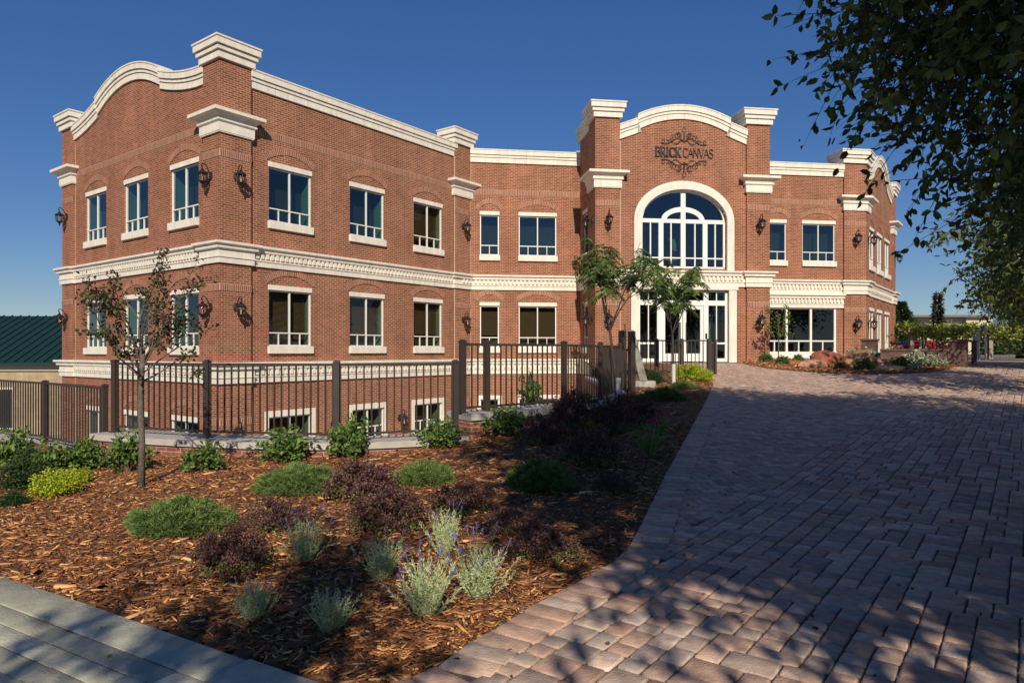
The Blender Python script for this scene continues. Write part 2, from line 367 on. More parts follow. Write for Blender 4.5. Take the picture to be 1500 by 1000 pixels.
# sheet of jointing sand under the stones, becoming the far paving
m = MB(); nV = []; 
def sheet(name, x0, x1, y0, y1, nx, ny, dz, mtl, test=None, nonlin=None):
    xs = np.linspace(x0, x1, nx); ys = np.linspace(y0, y1, ny) if nonlin is None else nonlin
    X, Y = np.meshgrid(xs, ys, indexing='ij'); Z = H(X, Y)+dz; ny = len(ys)
    V = np.stack([X, Y, Z], -1).reshape(-1, 3); i, j = np.meshgrid(np.arange(nx-1), np.arange(ny-1), indexing='ij'); a = (i*ny+j).ravel()
    F = np.stack([a, a+ny, a+ny+1, a+1], 1)
    if test is not None:
        c = V[F].mean(1); F = F[test(c)]
    o = npmesh(name, V, F, mtl); l = o.data.uv_layers.new(name='uv')
    vi = np.zeros(len(o.data.loops), np.int32); o.data.loops.foreach_get('vertex_index', vi)
    a_ = math.atan2(dW[1], dW[0]); c_, s_ = cos(a_), sin(a_); P = V[vi]
    l.data.foreach_set('uv', np.stack([P[:, 0]*c_+P[:, 1]*s_+100, -P[:, 0]*s_+P[:, 1]*c_+100], 1).astype(np.float32).ravel())
    return o
SAND = mat('joint_sand', (.15, .13, .11), .95, .3, 20)
tag(sheet('joint_sand', -12, 24, -6, 28, 300, 290, -.002, SAND, lambda c: side(BORD, c[:, :2]) > -.02), kind='structure')
FARP = brickmat('far_paving', (.42, .32, .26), (.32, .26, .215), (.14, .12, .10), .23, .155, .012, var=.3)
tag(sheet('far_paving', 3.3, 400, 26.9, 700, 120, 60, -.005, FARP, nonlin=np.concatenate([[26.9], np.linspace(28, 60, 20), [80, 120, 200, 400, 700]])), kind='structure')
tag(sheet('side_paving', 18, 80, -20, 27.2, 50, 60, -.008, FARP), kind='structure')
# plank walk lower left
E0 = np.array(gp(0, 848)[:2]); E1 = np.array(gp(200, 918)[:2]); E2 = np.array(gp(450, 1000)[:2])
ed = (E2-E0)/np.linalg.norm(E2-E0); en = np.array((ed[1], -ed[0]))
if en[1] > 0: en = -en
pl = []
for r in range(20):
    x = -9+random.random()*.9; off = .13 if r == 0 else .13+.135+.075+(r-1)*.148
    while x < 5.0:
        L = random.choice((.9, 1.2, 1.5)); c = E0+ed*(x+L/2)+en*off; pl.append((c[0], c[1], L/2-.0025, .130 if r == 0 else .0690)); x += L
pl = np.array(pl); GCOL = np.array([(.52, .485, .37), (.46, .44, .34), (.56, .52, .40), (.44, .42, .33)])
k = side(BORD, pl[:, :2]) < .35
V, F, C = pavers(pl[k, 0], pl[k, 1], pl[k, 2], pl[k, 3], np.full(k.sum(), math.atan2(ed[1], ed[0])), .02, GCOL, bev=.0035, jit=.0006)
tag(sheet('walk_bedding', -12, 3, .5, 8, 160, 90, .011, SAND, lambda c: ((c[:, :2]-E0)@en > .03) & (side(BORD, c[:, :2]) < .3)), kind='structure')
tag(npmesh('plank_walk', V, F, mat('plank_stone', (1, 1, .97), .85, .14, 9, bump=.35, bscale=60, attr=True, spec=.3), C=C), kind='structure')
BEDW = smoothline(np.array([(x, y) for x, y in WALLC]))
def inbed(P):       # planting bed test
    P = np.asarray(P); e = (P-E0)@en; xl = (P-E0)@ed
    bow = .06*np.sin(np.clip(xl/4.9, -.6, 1.3)*pi)
    return (side(BORD, P) < 0) & (e < -bow+.0) & (P[:, 1] < np.interp(P[:, 0], wx, wy)-.02) & (P[:, 1] > .5)
MUL = mat('mulch_floor', (.15, .065, .028), .95, .5, 14, bump=1.0, bscale=50, col2=(.2, .09, .04))
sh = sheet('mulch_bed', -18, 6.8, 1.5, 27, 250, 250, -.006, MUL, lambda c: (side(BORD, c[:, :2]) < .03) & ((c[:, :2]-E0)@en < .02) & ((c[:, 1] < np.interp(c[:, 0], wx, wy)+.15) | (c[:, 0] > 3.0)))
v = np.zeros(len(sh.data.vertices)*3, np.float32); sh.data.vertices.foreach_get('co', v); v = v.reshape(-1, 3); v[:, 2] += rng.normal(0, .012, len(v)); sh.data.vertices.foreach_set('co', v.ravel())
tag(sh, kind='structure')
# mulch slivers
def chips(N, smp, Ls, name, lbl):
    P = smp(N); P = P[inbed(P) | ((P[:, 0] > 3) & (side(BORD, P) < 0) & (P[:, 1] > 5) & (P[:, 1] < 26))]; n = len(P)
    L = rng.lognormal(math.log(Ls), .5, n); Wd = L*rng.uniform(.1, .34, n); T = Wd*.3
    a = rng.normal(.35, .9, n); tilt = rng.normal(0, .22, n); roll = rng.normal(0, .35, n)
    Dx = np.stack([np.cos(a)*np.cos(tilt), np.sin(a)*np.cos(tilt), np.sin(tilt)], 1)
    Dy = unit(np.cross(np.array([[0, 0, 1.0]]), Dx)); Dz = np.cross(Dx, Dy); Dy2 = Dy*np.cos(roll)[:, None]+Dz*np.sin(roll)[:, None]; Dz = np.cross(Dx, Dy2); Dy = Dy2
    c = np.stack([P[:, 0], P[:, 1], H(P[:, 0], P[:, 1])+rng.uniform(.0, .022, n)], 1); V = []
    for z in (0, 1):
        for x, y in ((-1, -.7), (1, -.35), (.92, .5), (-.9, .7)):
            V.append(c+Dx*(x*L/2)[:, None]+Dy*(y*Wd/2)[:, None]+Dz*(z*T)[:, None])
    V = np.stack(V, 1).reshape(-1, 3)
    fs = np.array([(4, 5, 6, 7), (0, 1, 5, 4), (1, 2, 6, 5), (2, 3, 7, 6), (3, 0, 4, 7)])
    F = (np.arange(n)[:, None, None]*8+fs[None]).reshape(-1, 4)
    pal = np.array([(.16, .07, .032), (.24, .105, .042), (.11, .045, .022), (.36, .17, .066), (.18, .08, .035), (.46, .26, .12), (.07, .032, .018), (.13, .055, .027)])
    C = pal[rng.integers(0, len(pal), n)]*rng.uniform(.75, 1.25, (n, 1))
    o = npmesh(name, V, F, mat('bark_chip', (1.75, 1.65, 1.45), .85, attr=True, spec=.25), C=np.repeat(C, 8, 0)); tag(o, lbl, 'mulch', kind='stuff')
def smpnear(N):      # even over the view: dense near, sparse far
    Y = 3+ rng.uniform(0, 1, N)**1.5*9.5; X = rng.uniform(-.80, .35, N)*Y; return np.stack([X, Y], 1)
def smpfar(N):
    Y = rng.uniform(8, 21, N); X = rng.uniform(-6, 6.5, N); return np.stack([X, Y], 1)
chips(95000, smpnear, .038, 'bark_mulch', 'reddish brown shredded bark mulch covering the planting bed')
chips(22000, smpfar, .05, 'far_bark_mulch', 'shaded bark mulch running up beside the paving towards the entrance')
# distant hills
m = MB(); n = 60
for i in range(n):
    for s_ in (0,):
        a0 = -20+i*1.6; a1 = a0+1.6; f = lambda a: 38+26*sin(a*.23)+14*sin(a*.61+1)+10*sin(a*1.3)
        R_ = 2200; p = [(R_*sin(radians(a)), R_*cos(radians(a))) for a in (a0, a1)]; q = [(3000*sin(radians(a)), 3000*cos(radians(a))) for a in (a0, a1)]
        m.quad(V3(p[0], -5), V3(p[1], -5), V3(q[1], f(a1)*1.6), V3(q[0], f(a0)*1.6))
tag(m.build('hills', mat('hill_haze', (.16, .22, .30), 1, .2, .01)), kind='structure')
# ================================================================== THE BRICK BUILDING
BO = (C0[0], C0[1], 0)
B = thing('brick_building', 'two storey red brick building with cream stone bands, curved gables and arched entrance bay', 'building', BO)
def bb(name, mb, mt, parent=None, **k): return mb.build(name, mt, parent or B, org=BO if True else None, **k)
def P2(o, d, n, t, off=0): return o+d*t+n*off
class Face:
    def __init__(s, o, d, n): s.o, s.d, s.n = np.array(o), d, n
    def p(s, t, off, z): q = s.o+s.d*t+s.n*off; return (q[0], q[1], z)
def fbox(mb, F, t0, t1, o0, o1, z0, z1, col=None):
    if col: mb.col = col
    mb.hexa([F.p(t0, o0, z0), F.p(t1, o0, z0), F.p(t1, o1, z0), F.p(t0, o1, z0)], [F.p(t0, o0, z1), F.p(t1, o0, z1), F.p(t1, o1, z1), F.p(t0, o1, z1)])
FG = Face(C0-nL*.1, dL, nL); FW = Face(C0-nW*.1, dW, nW); FM = Face(M0, dM, nM); FT = Face(T0-nM*.1, dM, nM)
FS = Face(M0+dM*4.80, nM, D(-98)); FR = Face(RC-nW*.1, dW, nW); FP2 = Face(C0, dW, nW)
def wall(F, t0, t1, zb, top, ops, rev=.16, ns=1):
    """front face in vertical strips with real openings and reveals"""
    mb = MB(); tf = top if callable(top) else (lambda t: top)
    br = {t0, t1}
    for o in ops:
        br |= {o['t0'], o['t1']}
        if callable(o['hi']): br |= set(np.linspace(o['t0'], o['t1'], 41))
    if callable(top): br |= set(np.linspace(t0, t1, 60))
    br |= set(o for op in ops for o in op.get('extra', ()))
    br = sorted(x for x in br if t0-1e-6 <= x <= t1+1e-6)
    for a, b in zip(br, br[1:]):
        if b-a < 1e-6: continue
        mid = (a+b)/2; cur = (zb, zb)
        os_ = sorted([o for o in ops if o['t0'] < mid < o['t1']], key=lambda o: o['lo'])
        for o in os_:
            h = o['hi'] if callable(o['hi']) else (lambda t, v=o['hi']: v)
            if o['lo'] > cur[0]+1e-6: mb.quad(F.p(a, 0, cur[0]), F.p(b, 0, cur[1]), F.p(b, 0, o['lo']), F.p(a, 0, o['lo']))
            mb.quad(F.p(a, 0, h(a)), F.p(b, 0, h(b)), F.p(b, -rev, h(b)), F.p(a, -rev, h(a)))
            mb.quad(F.p(a, 0, o['lo']), F.p(b, 0, o['lo']), F.p(b, -rev, o['lo']), F.p(a, -rev, o['lo']))
            cur = (h(a), h(b))
        mb.quad(F.p(a, 0, cur[0]), F.p(b, 0, cur[1]), F.p(b, 0, tf(b)), F.p(a, 0, tf(a)))
        mb.quad(F.p(a, 0, tf(a)), F.p(b, 0, tf(b)), F.p(b, -.35, tf(b)), F.p(a, -.35, tf(a)))
    for o in ops:
        for t in (o['t0'], o['t1']):
            h = o['hi'](t) if callable(o['hi']) else o['hi']
            if h > o['lo']+.02: mb.quad(F.p(t, 0, o['lo']), F.p(t, 0, h), F.p(t, -rev, h), F.p(t, -rev, o['lo']))
    # back of the parapet
    for a, b in zip(br, br[1:]): mb.quad(F.p(a, -.35, 9.3), F.p(b, -.35, 9.3), F.p(b, -.35, tf(b)), F.p(a, -.35, tf(a)))
    return bb('wall', mb, BR, uv=True)
def rj(a=.78, b=1.22):
    k = random.uniform(a, b); return (k*random.uniform(.95, 1.1), k, k*random.uniform(.9, 1.05))
def soldier(F, t0, t1, z0, z1, off=.015):
    n = max(1, int(round((t1-t0)/.0685))); w = (t1-t0)/n; mb = MB()
    for i in range(n): fbox(mb, F, t0+i*w+.009, t0+(i+1)*w-.009, -.05, off, z0+.008, z1-.008, rj())
    bb('soldier_course', mb, VOU, colors=True)
    m2 = MB(); fbox(m2, F, t0, t1, -.05, off-.002, z0, z1); bb('course_mortar', m2, MOR)
def arch(F, t0, t1, z, rise=.30, th=.21, off=.02):
    """segmental arch of upright bricks over a window head"""
    tc = (t0+t1)/2; h = (t1-t0)/2; R = (h*h+rise*rise)/(2*rise); cz = z+rise-R; a0 = math.asin(h/R)
    n = int(round(2*a0*(R+th/2)/.069)); mb = MB(); m2 = MB()
    def q(a, r, o): return F.p(tc+r*sin(a), o, cz+r*cos(a))
    for i in range(n):
        a = -a0+2*a0*i/n; b = -a0+2*a0*(i+1)/n; g = .0085/R; mb.col = rj()
        mb.hexa([q(a+g, R, -.03), q(b-g, R, -.03), q(b-g, R, off), q(a+g, R, off)], [q(a+g, R+th, -.03), q(b-g, R+th, -.03), q(b-g, R+th, off), q(a+g, R+th, off)])
        m2.hexa([q(a, R+.005, -.03), q(b, R+.005, -.03), q(b, R+.005, off-.002), q(a, R+.005, off-.002)], [q(a, R+th-.005, -.03), q(b, R+th-.005, -.03), q(b, R+th-.005, off-.002), q(a, R+th-.005, off-.002)])
    bb('brick_arch', mb, VOU, colors=True); bb('arch_mortar', m2, MOR)
def recess(F, t0, t1, z0, z1, win, blind=0, deep=.55, room=None):
    m = MB(); a, b = -.15, -deep
    m.quad(F.p(t0, a, z0), F.p(t0, a, z1), F.p(t0, b, z1), F.p(t0, b, z0)); m.quad(F.p(t1, a, z0), F.p(t1, a, z1), F.p(t1, b, z1), F.p(t1, b, z0))
    m.quad(F.p(t0, a, z0), F.p(t1, a, z0), F.p(t1, b, z0), F.p(t0, b, z0)); m.quad(F.p(t0, a, z1), F.p(t1, a, z1), F.p(t1, b, z1), F.p(t0, b, z1))
    m.build('inner_jamb', ROOML, win, org=BO)
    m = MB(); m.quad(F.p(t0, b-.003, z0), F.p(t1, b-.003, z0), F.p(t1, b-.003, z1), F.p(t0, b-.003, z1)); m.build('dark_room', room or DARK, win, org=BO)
    if blind > 0:
        m = MB(); zl = z1-(z1-z0)*blind; z = z1-.03
        while z > zl: m.hexa([F.p(t0+.02, -.335, z-.012), F.p(t1-.02, -.335, z-.012), F.p(t1-.02, -.36, z+.012), F.p(t0+.02, -.36, z+.012)], [F.p(t0+.02, -.334, z-.0095), F.p(t1-.02, -.334, z-.0095), F.p(t1-.02, -.359, z+.0145), F.p(t0+.02, -.359, z+.0145)]); z -= .038
        m.build('blind', BLIND, win, org=BO)
def window(F, t0, t1, z0, z1, wide=True, lintel=.16, sill=.24, low=.42, blind=0, glass=None, arc=True, sillx=.04, parent=None, label=None):
    """z0..z1 opening between sill top and lintel underside"""
    fr = MB(); w = .045; o0, o1 = -.13, -.045
    fbox(fr, F, t0, t0+w, o0, o1, z0, z1); fbox(fr, F, t1-w, t1, o0, o1, z0, z1); fbox(fr, F, t0+w, t1-w, o0, o1, z0, z0+w); fbox(fr, F, t0+w, t1-w, o0, o1, z1-w, z1)
    tm = (t0+t1)/2; zr = z0+low
    if low: fbox(fr, F, t0+w, t1-w, o0+.01, o1-.005, zr-.018, zr+.018)
    if wide:
        fbox(fr, F, tm-.022, tm+.022, o0+.005, o1-.003, z0+w, z1-w)
        if low:
            for q in (.25, .75): t = t0+(t1-t0)*q; fbox(fr, F, t-.013, t+.013, o0+.015, o1-.01, z0+w, zr-.022)
    elif low: fbox(fr, F, tm-.014, tm+.014, o0+.015, o1-.01, z0+w, zr-.022)
    win = fr.build('window', WHITE, B, org=BO)
    if label: win['label'] = label
    pn = MB(); pn.quad(F.p(t0+.02, -.085, z0+.02), F.p(t1-.02, -.085, z0+.02), F.p(t1-.02, -.085, z1-.02), F.p(t0+.02, -.085, z1-.02)); pn.build('pane', glass or GL, win, org=BO)
    if lintel: l = MB(); fbox(l, F, t0-.02, t1+.02, -.10, .025, z1, z1+lintel); l.build('lintel', STONE, win, org=BO, bevel=.006)
    if sill: l = MB(); fbox(l, F, t0-sillx, t1+sillx, -.12, .10, z0-sill, z0); l.build('sill', STONE, win, org=BO, bevel=.008)
    recess(F, t0, t1, z0, z1, win, blind)
    if arc: arch(F, t0-.07, t1+.07, z1+lintel+.03)
    return dict(t0=t0, t1=t1, lo=z0, hi=z1)
WU = [(1.70, 3.32), (4.95, 6.57), (8.12, 9.74)]
# --- left gable face (t runs away from the corner)
def domez(t, c, half, zb, rise): return zb+rise*math.sqrt(max(0, 1-((t-c)/half)**2*.92)) if 1 else 0
def gtop(t):
    c = 6.06; h = 2.38; a = abs(t-c)
    if a <= h: return 10.95+.58*(1-(a/h)**2)
    s_ = (4.96-a)/(4.96-h); return 10.30+.50*max(0, min(1, s_))**1.7
ops = []
for a, b in WU[:]:
    a, b = a-.32+.0, b-.22
    ops.append(window(FG, a, b, 5.72, 7.44, low=.43)); ops.append(window(FG, a, b, 1.72, 3.40, low=.43, blind=.0, lintel=.15))
    ops.append(window(FG, a, b, -2.1, -.62, low=0, sill=.1, blind=0, glass=GL2))
def gwt(t): return gtop(t)-.38
wall(FG, .95, 10.5, -2.6, gwt, ops)
soldier(FG, .95, 10.5, 8.32, 8.53)
# --- left wing
ops = []
for i, (a, b) in enumerate(WU):
    ops.append(window(FW, a, b, 5.72, 7.44, blind=(.0, 0, .8)[i], glass=GL if i < 2 else GL2, label=None if i < 2 else 'upper window with brown slatted blind half lowered'))
    ops.append(window(FW, a, b, 1.76, 3.54, blind=(.97, .8, .72)[i], glass=GL2))
BW = [(1.70, 3.33), (5.05, 6.58), (8.15, 9.75)]
for i, (a, b) in enumerate(BW):
    st = MB(); fbox(st, FW, a-.15, a, -.1, .03, -2.3, -.30); fbox(st, FW, b, b+.15, -.1, .03, -2.3, -.30); fbox(st, FW, a, b, -.1, .03, -.50, -.30); bb('stone_surround', st, STONE, bevel=.006)
    ops.append(window(FW, a, b, -2.3, -.50, low=1.15, lintel=0, sill=0, arc=False, glass=GL2))
wall(FW, 1.03, 10.4, -2.6, 9.95, ops)
soldier(FW, 1.03, 10.4, 8.32, 8.53)
# --- pilaster joining the wing to the front
def pil(o, a, b, zt, zb=-2.6, ex=True):      # o corner, a/b plan vectors of the footprint
    mb = MB(); q = [o, o+a, o+a+b, o+b]; mb.hexa([V3(p, zb) for p in q], [V3(p, zt) for p in q]); bb('pilaster', mb, BR, uv=True)
pil(C0, dW*1.03, dL*.95, 10.3)
pil(C0+dL*10.5, dL*1.0, -nL*1.1, 10.3)
pil(C0+dW*10.4, dW*1.03, -nW*.6, 10.3)
for F, a, b in ((Face(C0, dW, nW), 0.0, 1.03), (Face(C0, dL, nL), -.0, .95), (Face(C0, dL, nL), 10.5, 11.5), (FP2, 10.4, 11.43)):
    for z in (7.38, 3.40, -.62): soldier(F, a, b, z, z+.2, .018)
# --- front, left of the entrance bay
ops = []
for (z0, z1, gl, bl) in ((5.72, 7.44, GL, 0), (1.76, 3.54, GL2, .9)):
    ops.append(window(FM, .40, 1.22, z0, z1, wide=False, glass=gl, blind=bl*.8)); ops.append(window(FM, 2.08, 3.74, z0, z1, glass=gl, blind=bl))
for a, b in ((.4, 1.22), (2.08, 3.74)):
    st = MB(); fbox(st, FM, a-.13, a, -.1, .03, -2.3, -.30); fbox(st, FM, b, b+.13, -.1, .03, -2.3, -.30); fbox(st, FM, a, b, -.1, .03, -.47, -.30); bb('stone_surround', st, STONE, bevel=.006)
    ops.append(window(FM, a, b, -2.3, -.47, wide=b-a > 1, low=1.15, lintel=0, sill=0, arc=False, glass=GL2))
wall(FM, 0, 4.80, -2.6, 9.95, ops); soldier(FM, .0, 4.80, 8.32, 8.53)
# --- side of the entrance bay
ops = [window(FS, .55, 1.35, 5.72, 7.44, wide=False, blind=.6, glass=GL2), window(FS, .55, 1.35, 1.76, 3.54, wide=False, blind=.6, glass=GL2)]
wall(FS, 0, 1.95, -2.6, 10.9, ops); soldier(FS, 0, 1.95, 8.32, 8.53)
# --- entrance bay front
def ttop(t):
    a = abs(t-3.71); return 11.09+.45*(1-(a/1.96)**2) if a <= 1.96 else 10.93-.27*(a-1.96)/.72
AC = 3.735
def ell(c, hw_, zb, rise): return lambda t: zb+rise*math.sqrt(max(0, 1-((t-c)/hw_)**2))
OA = ell(AC, 1.80, 6.87, 1.27)
ops = [dict(t0=AC-1.80, t1=AC+1.80, lo=4.95, hi=OA), dict(t0=1.80, t1=5.62, lo=1.10, hi=4.08)]
wall(FT, 1.03, 6.38, .9, lambda t: ttop(t)-.38, ops, rev=.3)
for o in (T0, T0+dM*6.38): pil(o, dM*1.0, -nM*1.05, 10.92, .9)
FTP = Face(T0, dM, nM)
for a in (0, 6.38):
    for z in (7.38, 3.40): soldier(FTP, a, a+1.0, z, z+.2, .018)
# arched window: stone ring, frame, glass
def ring(F, c, hw0, zb, r0, hw1, r1, o0, o1, n=40, mb=None, ends=True):
    mb = mb or MB()
    for i in range(n):
        a = pi*i/n; b = pi*(i+1)/n
        q = lambda an, h, r, o: F.p(c-h*cos(an), o, zb+r*sin(an))
        mb.hexa([q(a, hw0, r0, o0), q(b, hw0, r0, o0), q(b, hw0, r0, o1), q(a, hw0, r0, o1)], [q(a, hw1, r1, o0), q(b, hw1, r1, o0), q(b, hw1, r1, o1), q(a, hw1, r1, o1)])
    return mb
for hw0, r0, hw1, r1, o1 in ((1.80, 1.27, 2.02, 1.50, .10), (2.02, 1.50, 2.12, 1.61, .06)):
    mb = ring(FT, AC, hw0, 6.87, r0, hw1, r1, -.2, o1)
    for sg in (-1, 1): fbox(mb, FT, *sorted((AC+sg*hw0, AC+sg*hw1)), -.2, o1, 4.88, 6.87)
    bb('arch_surround', mb, STONE)
fr = MB(); o0, o1 = -.24, -.12
ring(FT, AC, 1.72, 6.87, 1.19, 1.82, 1.29, o0, o1, mb=fr)
for sg in (-1, 1): fbox(fr, FT, *sorted((AC+sg*1.72, AC+sg*1.80)), o0, o1, 4.95, 6.82)
fbox(fr, FT, AC-1.80, AC+1.80, o0-.002, o1+.002, 6.80, 6.96); fbox(fr, FT, AC-1.80, AC+1.80, o0, o1, 4.95, 5.04)
fbox(fr, FT, AC-.10, AC+.10, o0+.003, o1+.004, 5.04, 8.10)
for t in (AC-.94, AC+.94): fbox(fr, FT, t-.10, t+.10, o0+.003, o1+.004, 5.04, 6.80)
ring(FT, AC, .72, 6.90, .36, .92, .56, o0+.004, o1+.006, mb=fr)
for t in (-1.38, -.51, .51, 1.38): fbox(fr, FT, AC+t-.025, AC+t+.025, o0+.02, o1-.01, 5.04, 6.80)
for a, b in ((-1.72, -1.04), (-.84, -.10), (.10, .84), (1.04, 1.72)): fbox(fr, FT, AC+a, AC+b, o0+.022, o1-.012, 5.36, 5.41)
AW = fr.build('arched_window', WHITE, B, org=BO)
mb = MB(); n = 40
for i in range(n):
    a = AC-1.8+3.6*i/n; b = AC-1.8+3.6*(i+1)/n; mb.quad(FT.p(a, -.19, 4.97), FT.p(b, -.19, 4.97), FT.p(b, -.19, OA(b)), FT.p(a, -.19, OA(a)))
mb.build('pane', GL, AW, org=BO)
mb = MB()      # upper hall behind the arched window
def room(mb, F, t0, t1, z0, z1, dep): 
    a, b = -.31, -dep
    for q in (((t0, a, z0), (t0, a, z1), (t0, b, z1), (t0, b, z0)), ((t1, a, z0), (t1, a, z1), (t1, b, z1), (t1, b, z0)), ((t0, a, z0), (t1, a, z0), (t1, b, z0), (t0, b, z0)), ((t0, a, z1), (t1, a, z1), (t1, b, z1), (t0, b, z1)), ((t0, b, z0), (t1, b, z0), (t1, b, z1), (t0, b, z1))): mb.quad(*[F.p(*x) for x in q])
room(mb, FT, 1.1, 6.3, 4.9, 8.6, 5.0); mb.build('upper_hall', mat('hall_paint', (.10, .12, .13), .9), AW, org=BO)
mb = MB(); ring(FT, AC-.5, .9, 6.2, .7, 1.15, .9, -2.6, -2.5, 24, mb); fbox(mb, FT, AC-1.65, AC-1.4, -2.6, -2.5, 4.92, 6.2); fbox(mb, FT, AC+.4, AC+.65, -2.6, -2.5, 4.92, 6.2); mb.build('inner_arch', ROOML, AW, org=BO)
# entrance
st = MB(); fbox(st, FT, 1.48, 1.80, -.2, .09, 1.10, 4.08); fbox(st, FT, 5.62, 5.95, -.2, .09, 1.10, 4.08); fbox(st, FT, 1.42, 6.01, -.2, .12, 4.08, 4.24); bb('entrance_surround', st, STONE, bevel=.01)
fr = MB(); o0, o1 = -.2, -.08
for t, w in ((1.80, .1), (5.52, .1), (2.62, .2), (4.60, .2)): fbox(fr, FT, t, t+w, o0, o1, 1.16, 4.08)
fbox(fr, FT, 1.9, 5.52, o0+.003, o1-.003, 3.46, 3.66); fbox(fr, FT, 1.9, 5.52, o0+.003, o1-.003, 4.0, 4.08); fbox(fr, FT, 1.9, 2.62, o0+.003, o1-.003, 1.16, 1.30); fbox(fr, FT, 4.80, 5.52, o0+.003, o1-.003, 1.16, 1.30)
for t in (2.26, 5.16, 3.71): fbox(fr, FT, t-.02, t+.02, o0+.02, o1-.02, 3.66 if t == 3.71 else 1.3, 4.0)
for a, b in ((1.9, 2.62), (4.8, 5.52)): fbox(fr, FT, a, b, o0+.022, o1-.022, 1.88, 1.95)
EN = fr.build('entrance_frame', WHITE, B, org=BO)
for a, b, hx in ((2.83, 3.695, 3.58), (3.725, 4.59, 3.84)):
    dr = MB(); fbox(dr, FT, a, a+.13, -.19, -.10, 1.18, 3.44); fbox(dr, FT, b-.13, b, -.19, -.10, 1.18, 3.44); fbox(dr, FT, a+.13, b-.13, -.19, -.10, 3.30, 3.44); fbox(dr, FT, a+.13, b-.13, -.19, -.10, 1.18, 1.50)
    d_ = dr.build('door', WHITE, B, org=BO); pm = MB(); pm.quad(FT.p(a+.1, -.145, 1.4), FT.p(b-.1, -.145, 1.4), FT.p(b-.1, -.145, 3.35), FT.p(a+.1, -.145, 3.35)); pm.build('door_pane', GL2, d_, org=BO)
    h = MB(); h.tube([FT.p(hx, -.10, 2.0), FT.p(hx, -.03, 2.0), FT.p(hx, -.03, 2.75), FT.p(hx, -.10, 2.75)], .017, 8); h.build('handle', BLACK, d_, org=BO)
pm = MB()
for a, b, z0, z1 in ((1.9, 2.62, 1.3, 3.46), (4.8, 5.52, 1.3, 3.46), (1.9, 5.52, 3.66, 4.0)): pm.quad(FT.p(a, -.145, z0), FT.p(b, -.145, z0), FT.p(b, -.145, z1), FT.p(a, -.145, z1))
pm.build('pane', GL2, EN, org=BO)
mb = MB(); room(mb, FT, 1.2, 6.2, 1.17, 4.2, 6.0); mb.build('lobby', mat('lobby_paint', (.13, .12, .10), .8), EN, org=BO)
mb = MB(); kb = MB(); fbox(mb, FT, 4.66, 4.74, -.08, -.05, 2.1, 2.32); mb.build('keypad', BLACK, EN, org=BO)
# a metal staircase seen inside the lobby
mb = MB()
for i in range(9): fbox(mb, FT, 2.9+i*.22, 3.15+i*.22, -3.4, -2.2, 1.17+i*.18, 1.22+i*.18)
mb.tube([FT.p(2.9, -2.2, 2.1), FT.p(4.9, -2.2, 3.8)], .03); mb.tube([FT.p(2.9, -2.2, 1.2), FT.p(2.9, -2.2, 2.1)], .03); mb.tube([FT.p(4.9, -2.2, 2.7), FT.p(4.9, -2.2, 3.8)], .03)
for z in (1.6, 2.1, 2.6, 3.1): mb.tube([FT.p(4.95, -1.2, z), FT.p(5.4, -1.2, z)], .02)
mb.tube([FT.p(5.0, -1.2, 1.2), FT.p(5.0, -1.2, 3.2)], .025); mb.tube([FT.p(5.35, -1.2, 1.2), FT.p(5.35, -1.2, 3.2)], .025)
mb.build('lobby_stair', ROOML, EN, org=BO)
# --- front, right of the bay
ops = [window(FM, 13.63, 14.45, 5.72, 7.44, wide=False), window(FM, 15.24, 16.86, 5.72, 7.44)]
fr = MB(); o0, o1 = -.14, -.02; a, b, z0, z1 = 13.25, 16.93, 1.18, 3.58
for t, w in ((a, .10), (b-.10, .10), (a+1.19, .10), (a+2.38, .10)): fbox(fr, FM, t, t+w, o0, o1, 1.56, z1)
fbox(fr, FM, a+.10, b-.10, o0+.003, o1-.003, z1-.06, z1); fbox(fr, FM, a, b, o0, .03, 1.10, 1.57); fbox(fr, FM, a+.10, b-.10, o0+.003, o1-.003, 2.03, 2.09)
for i in range(3): t = a+.645+i*1.19; fbox(fr, FM, t-.025, t+.025, o0+.01, o1-.01, 1.57, 2.03)
SF = fr.build('storefront_window', WHITE, B, org=BO)
pm = MB(); pm.quad(FM.p(a+.05, -.09, 1.55), FM.p(b-.05, -.09, 1.55), FM.p(b-.05, -.09, z1), FM.p(a+.05, -.09, z1)); pm.build('pane', GL2, SF, org=BO)
mb = MB(); a_, b_ = -.15, -3.2
for q in (((a, a_, 1.2), (a, a_, 3.7), (a, b_, 3.7), (a, b_, 1.2)), ((b, a_, 1.2), (b, a_, 3.7), (b, b_, 3.7), (b, b_, 1.2)), ((a, a_, 1.2), (b, a_, 1.2), (b, b_, 1.2), (a, b_, 1.2)), ((a, a_, 3.6), (b, a_, 3.6), (b, b_, 3.6), (a, b_, 3.6)), ((a, b_, 1.2), (b, b_, 1.2), (b, b_, 3.7), (a, b_, 3.7))): mb.quad(*[FM.p(*x) for x in q])
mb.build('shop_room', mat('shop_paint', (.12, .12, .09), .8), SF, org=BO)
ops.append(dict(t0=a, t1=b, lo=1.10, hi=z1))
wall(FM, 12.0, 17.26, .9, 9.95, ops); soldier(FM, 12.0, 17.26, 8.32, 8.53)
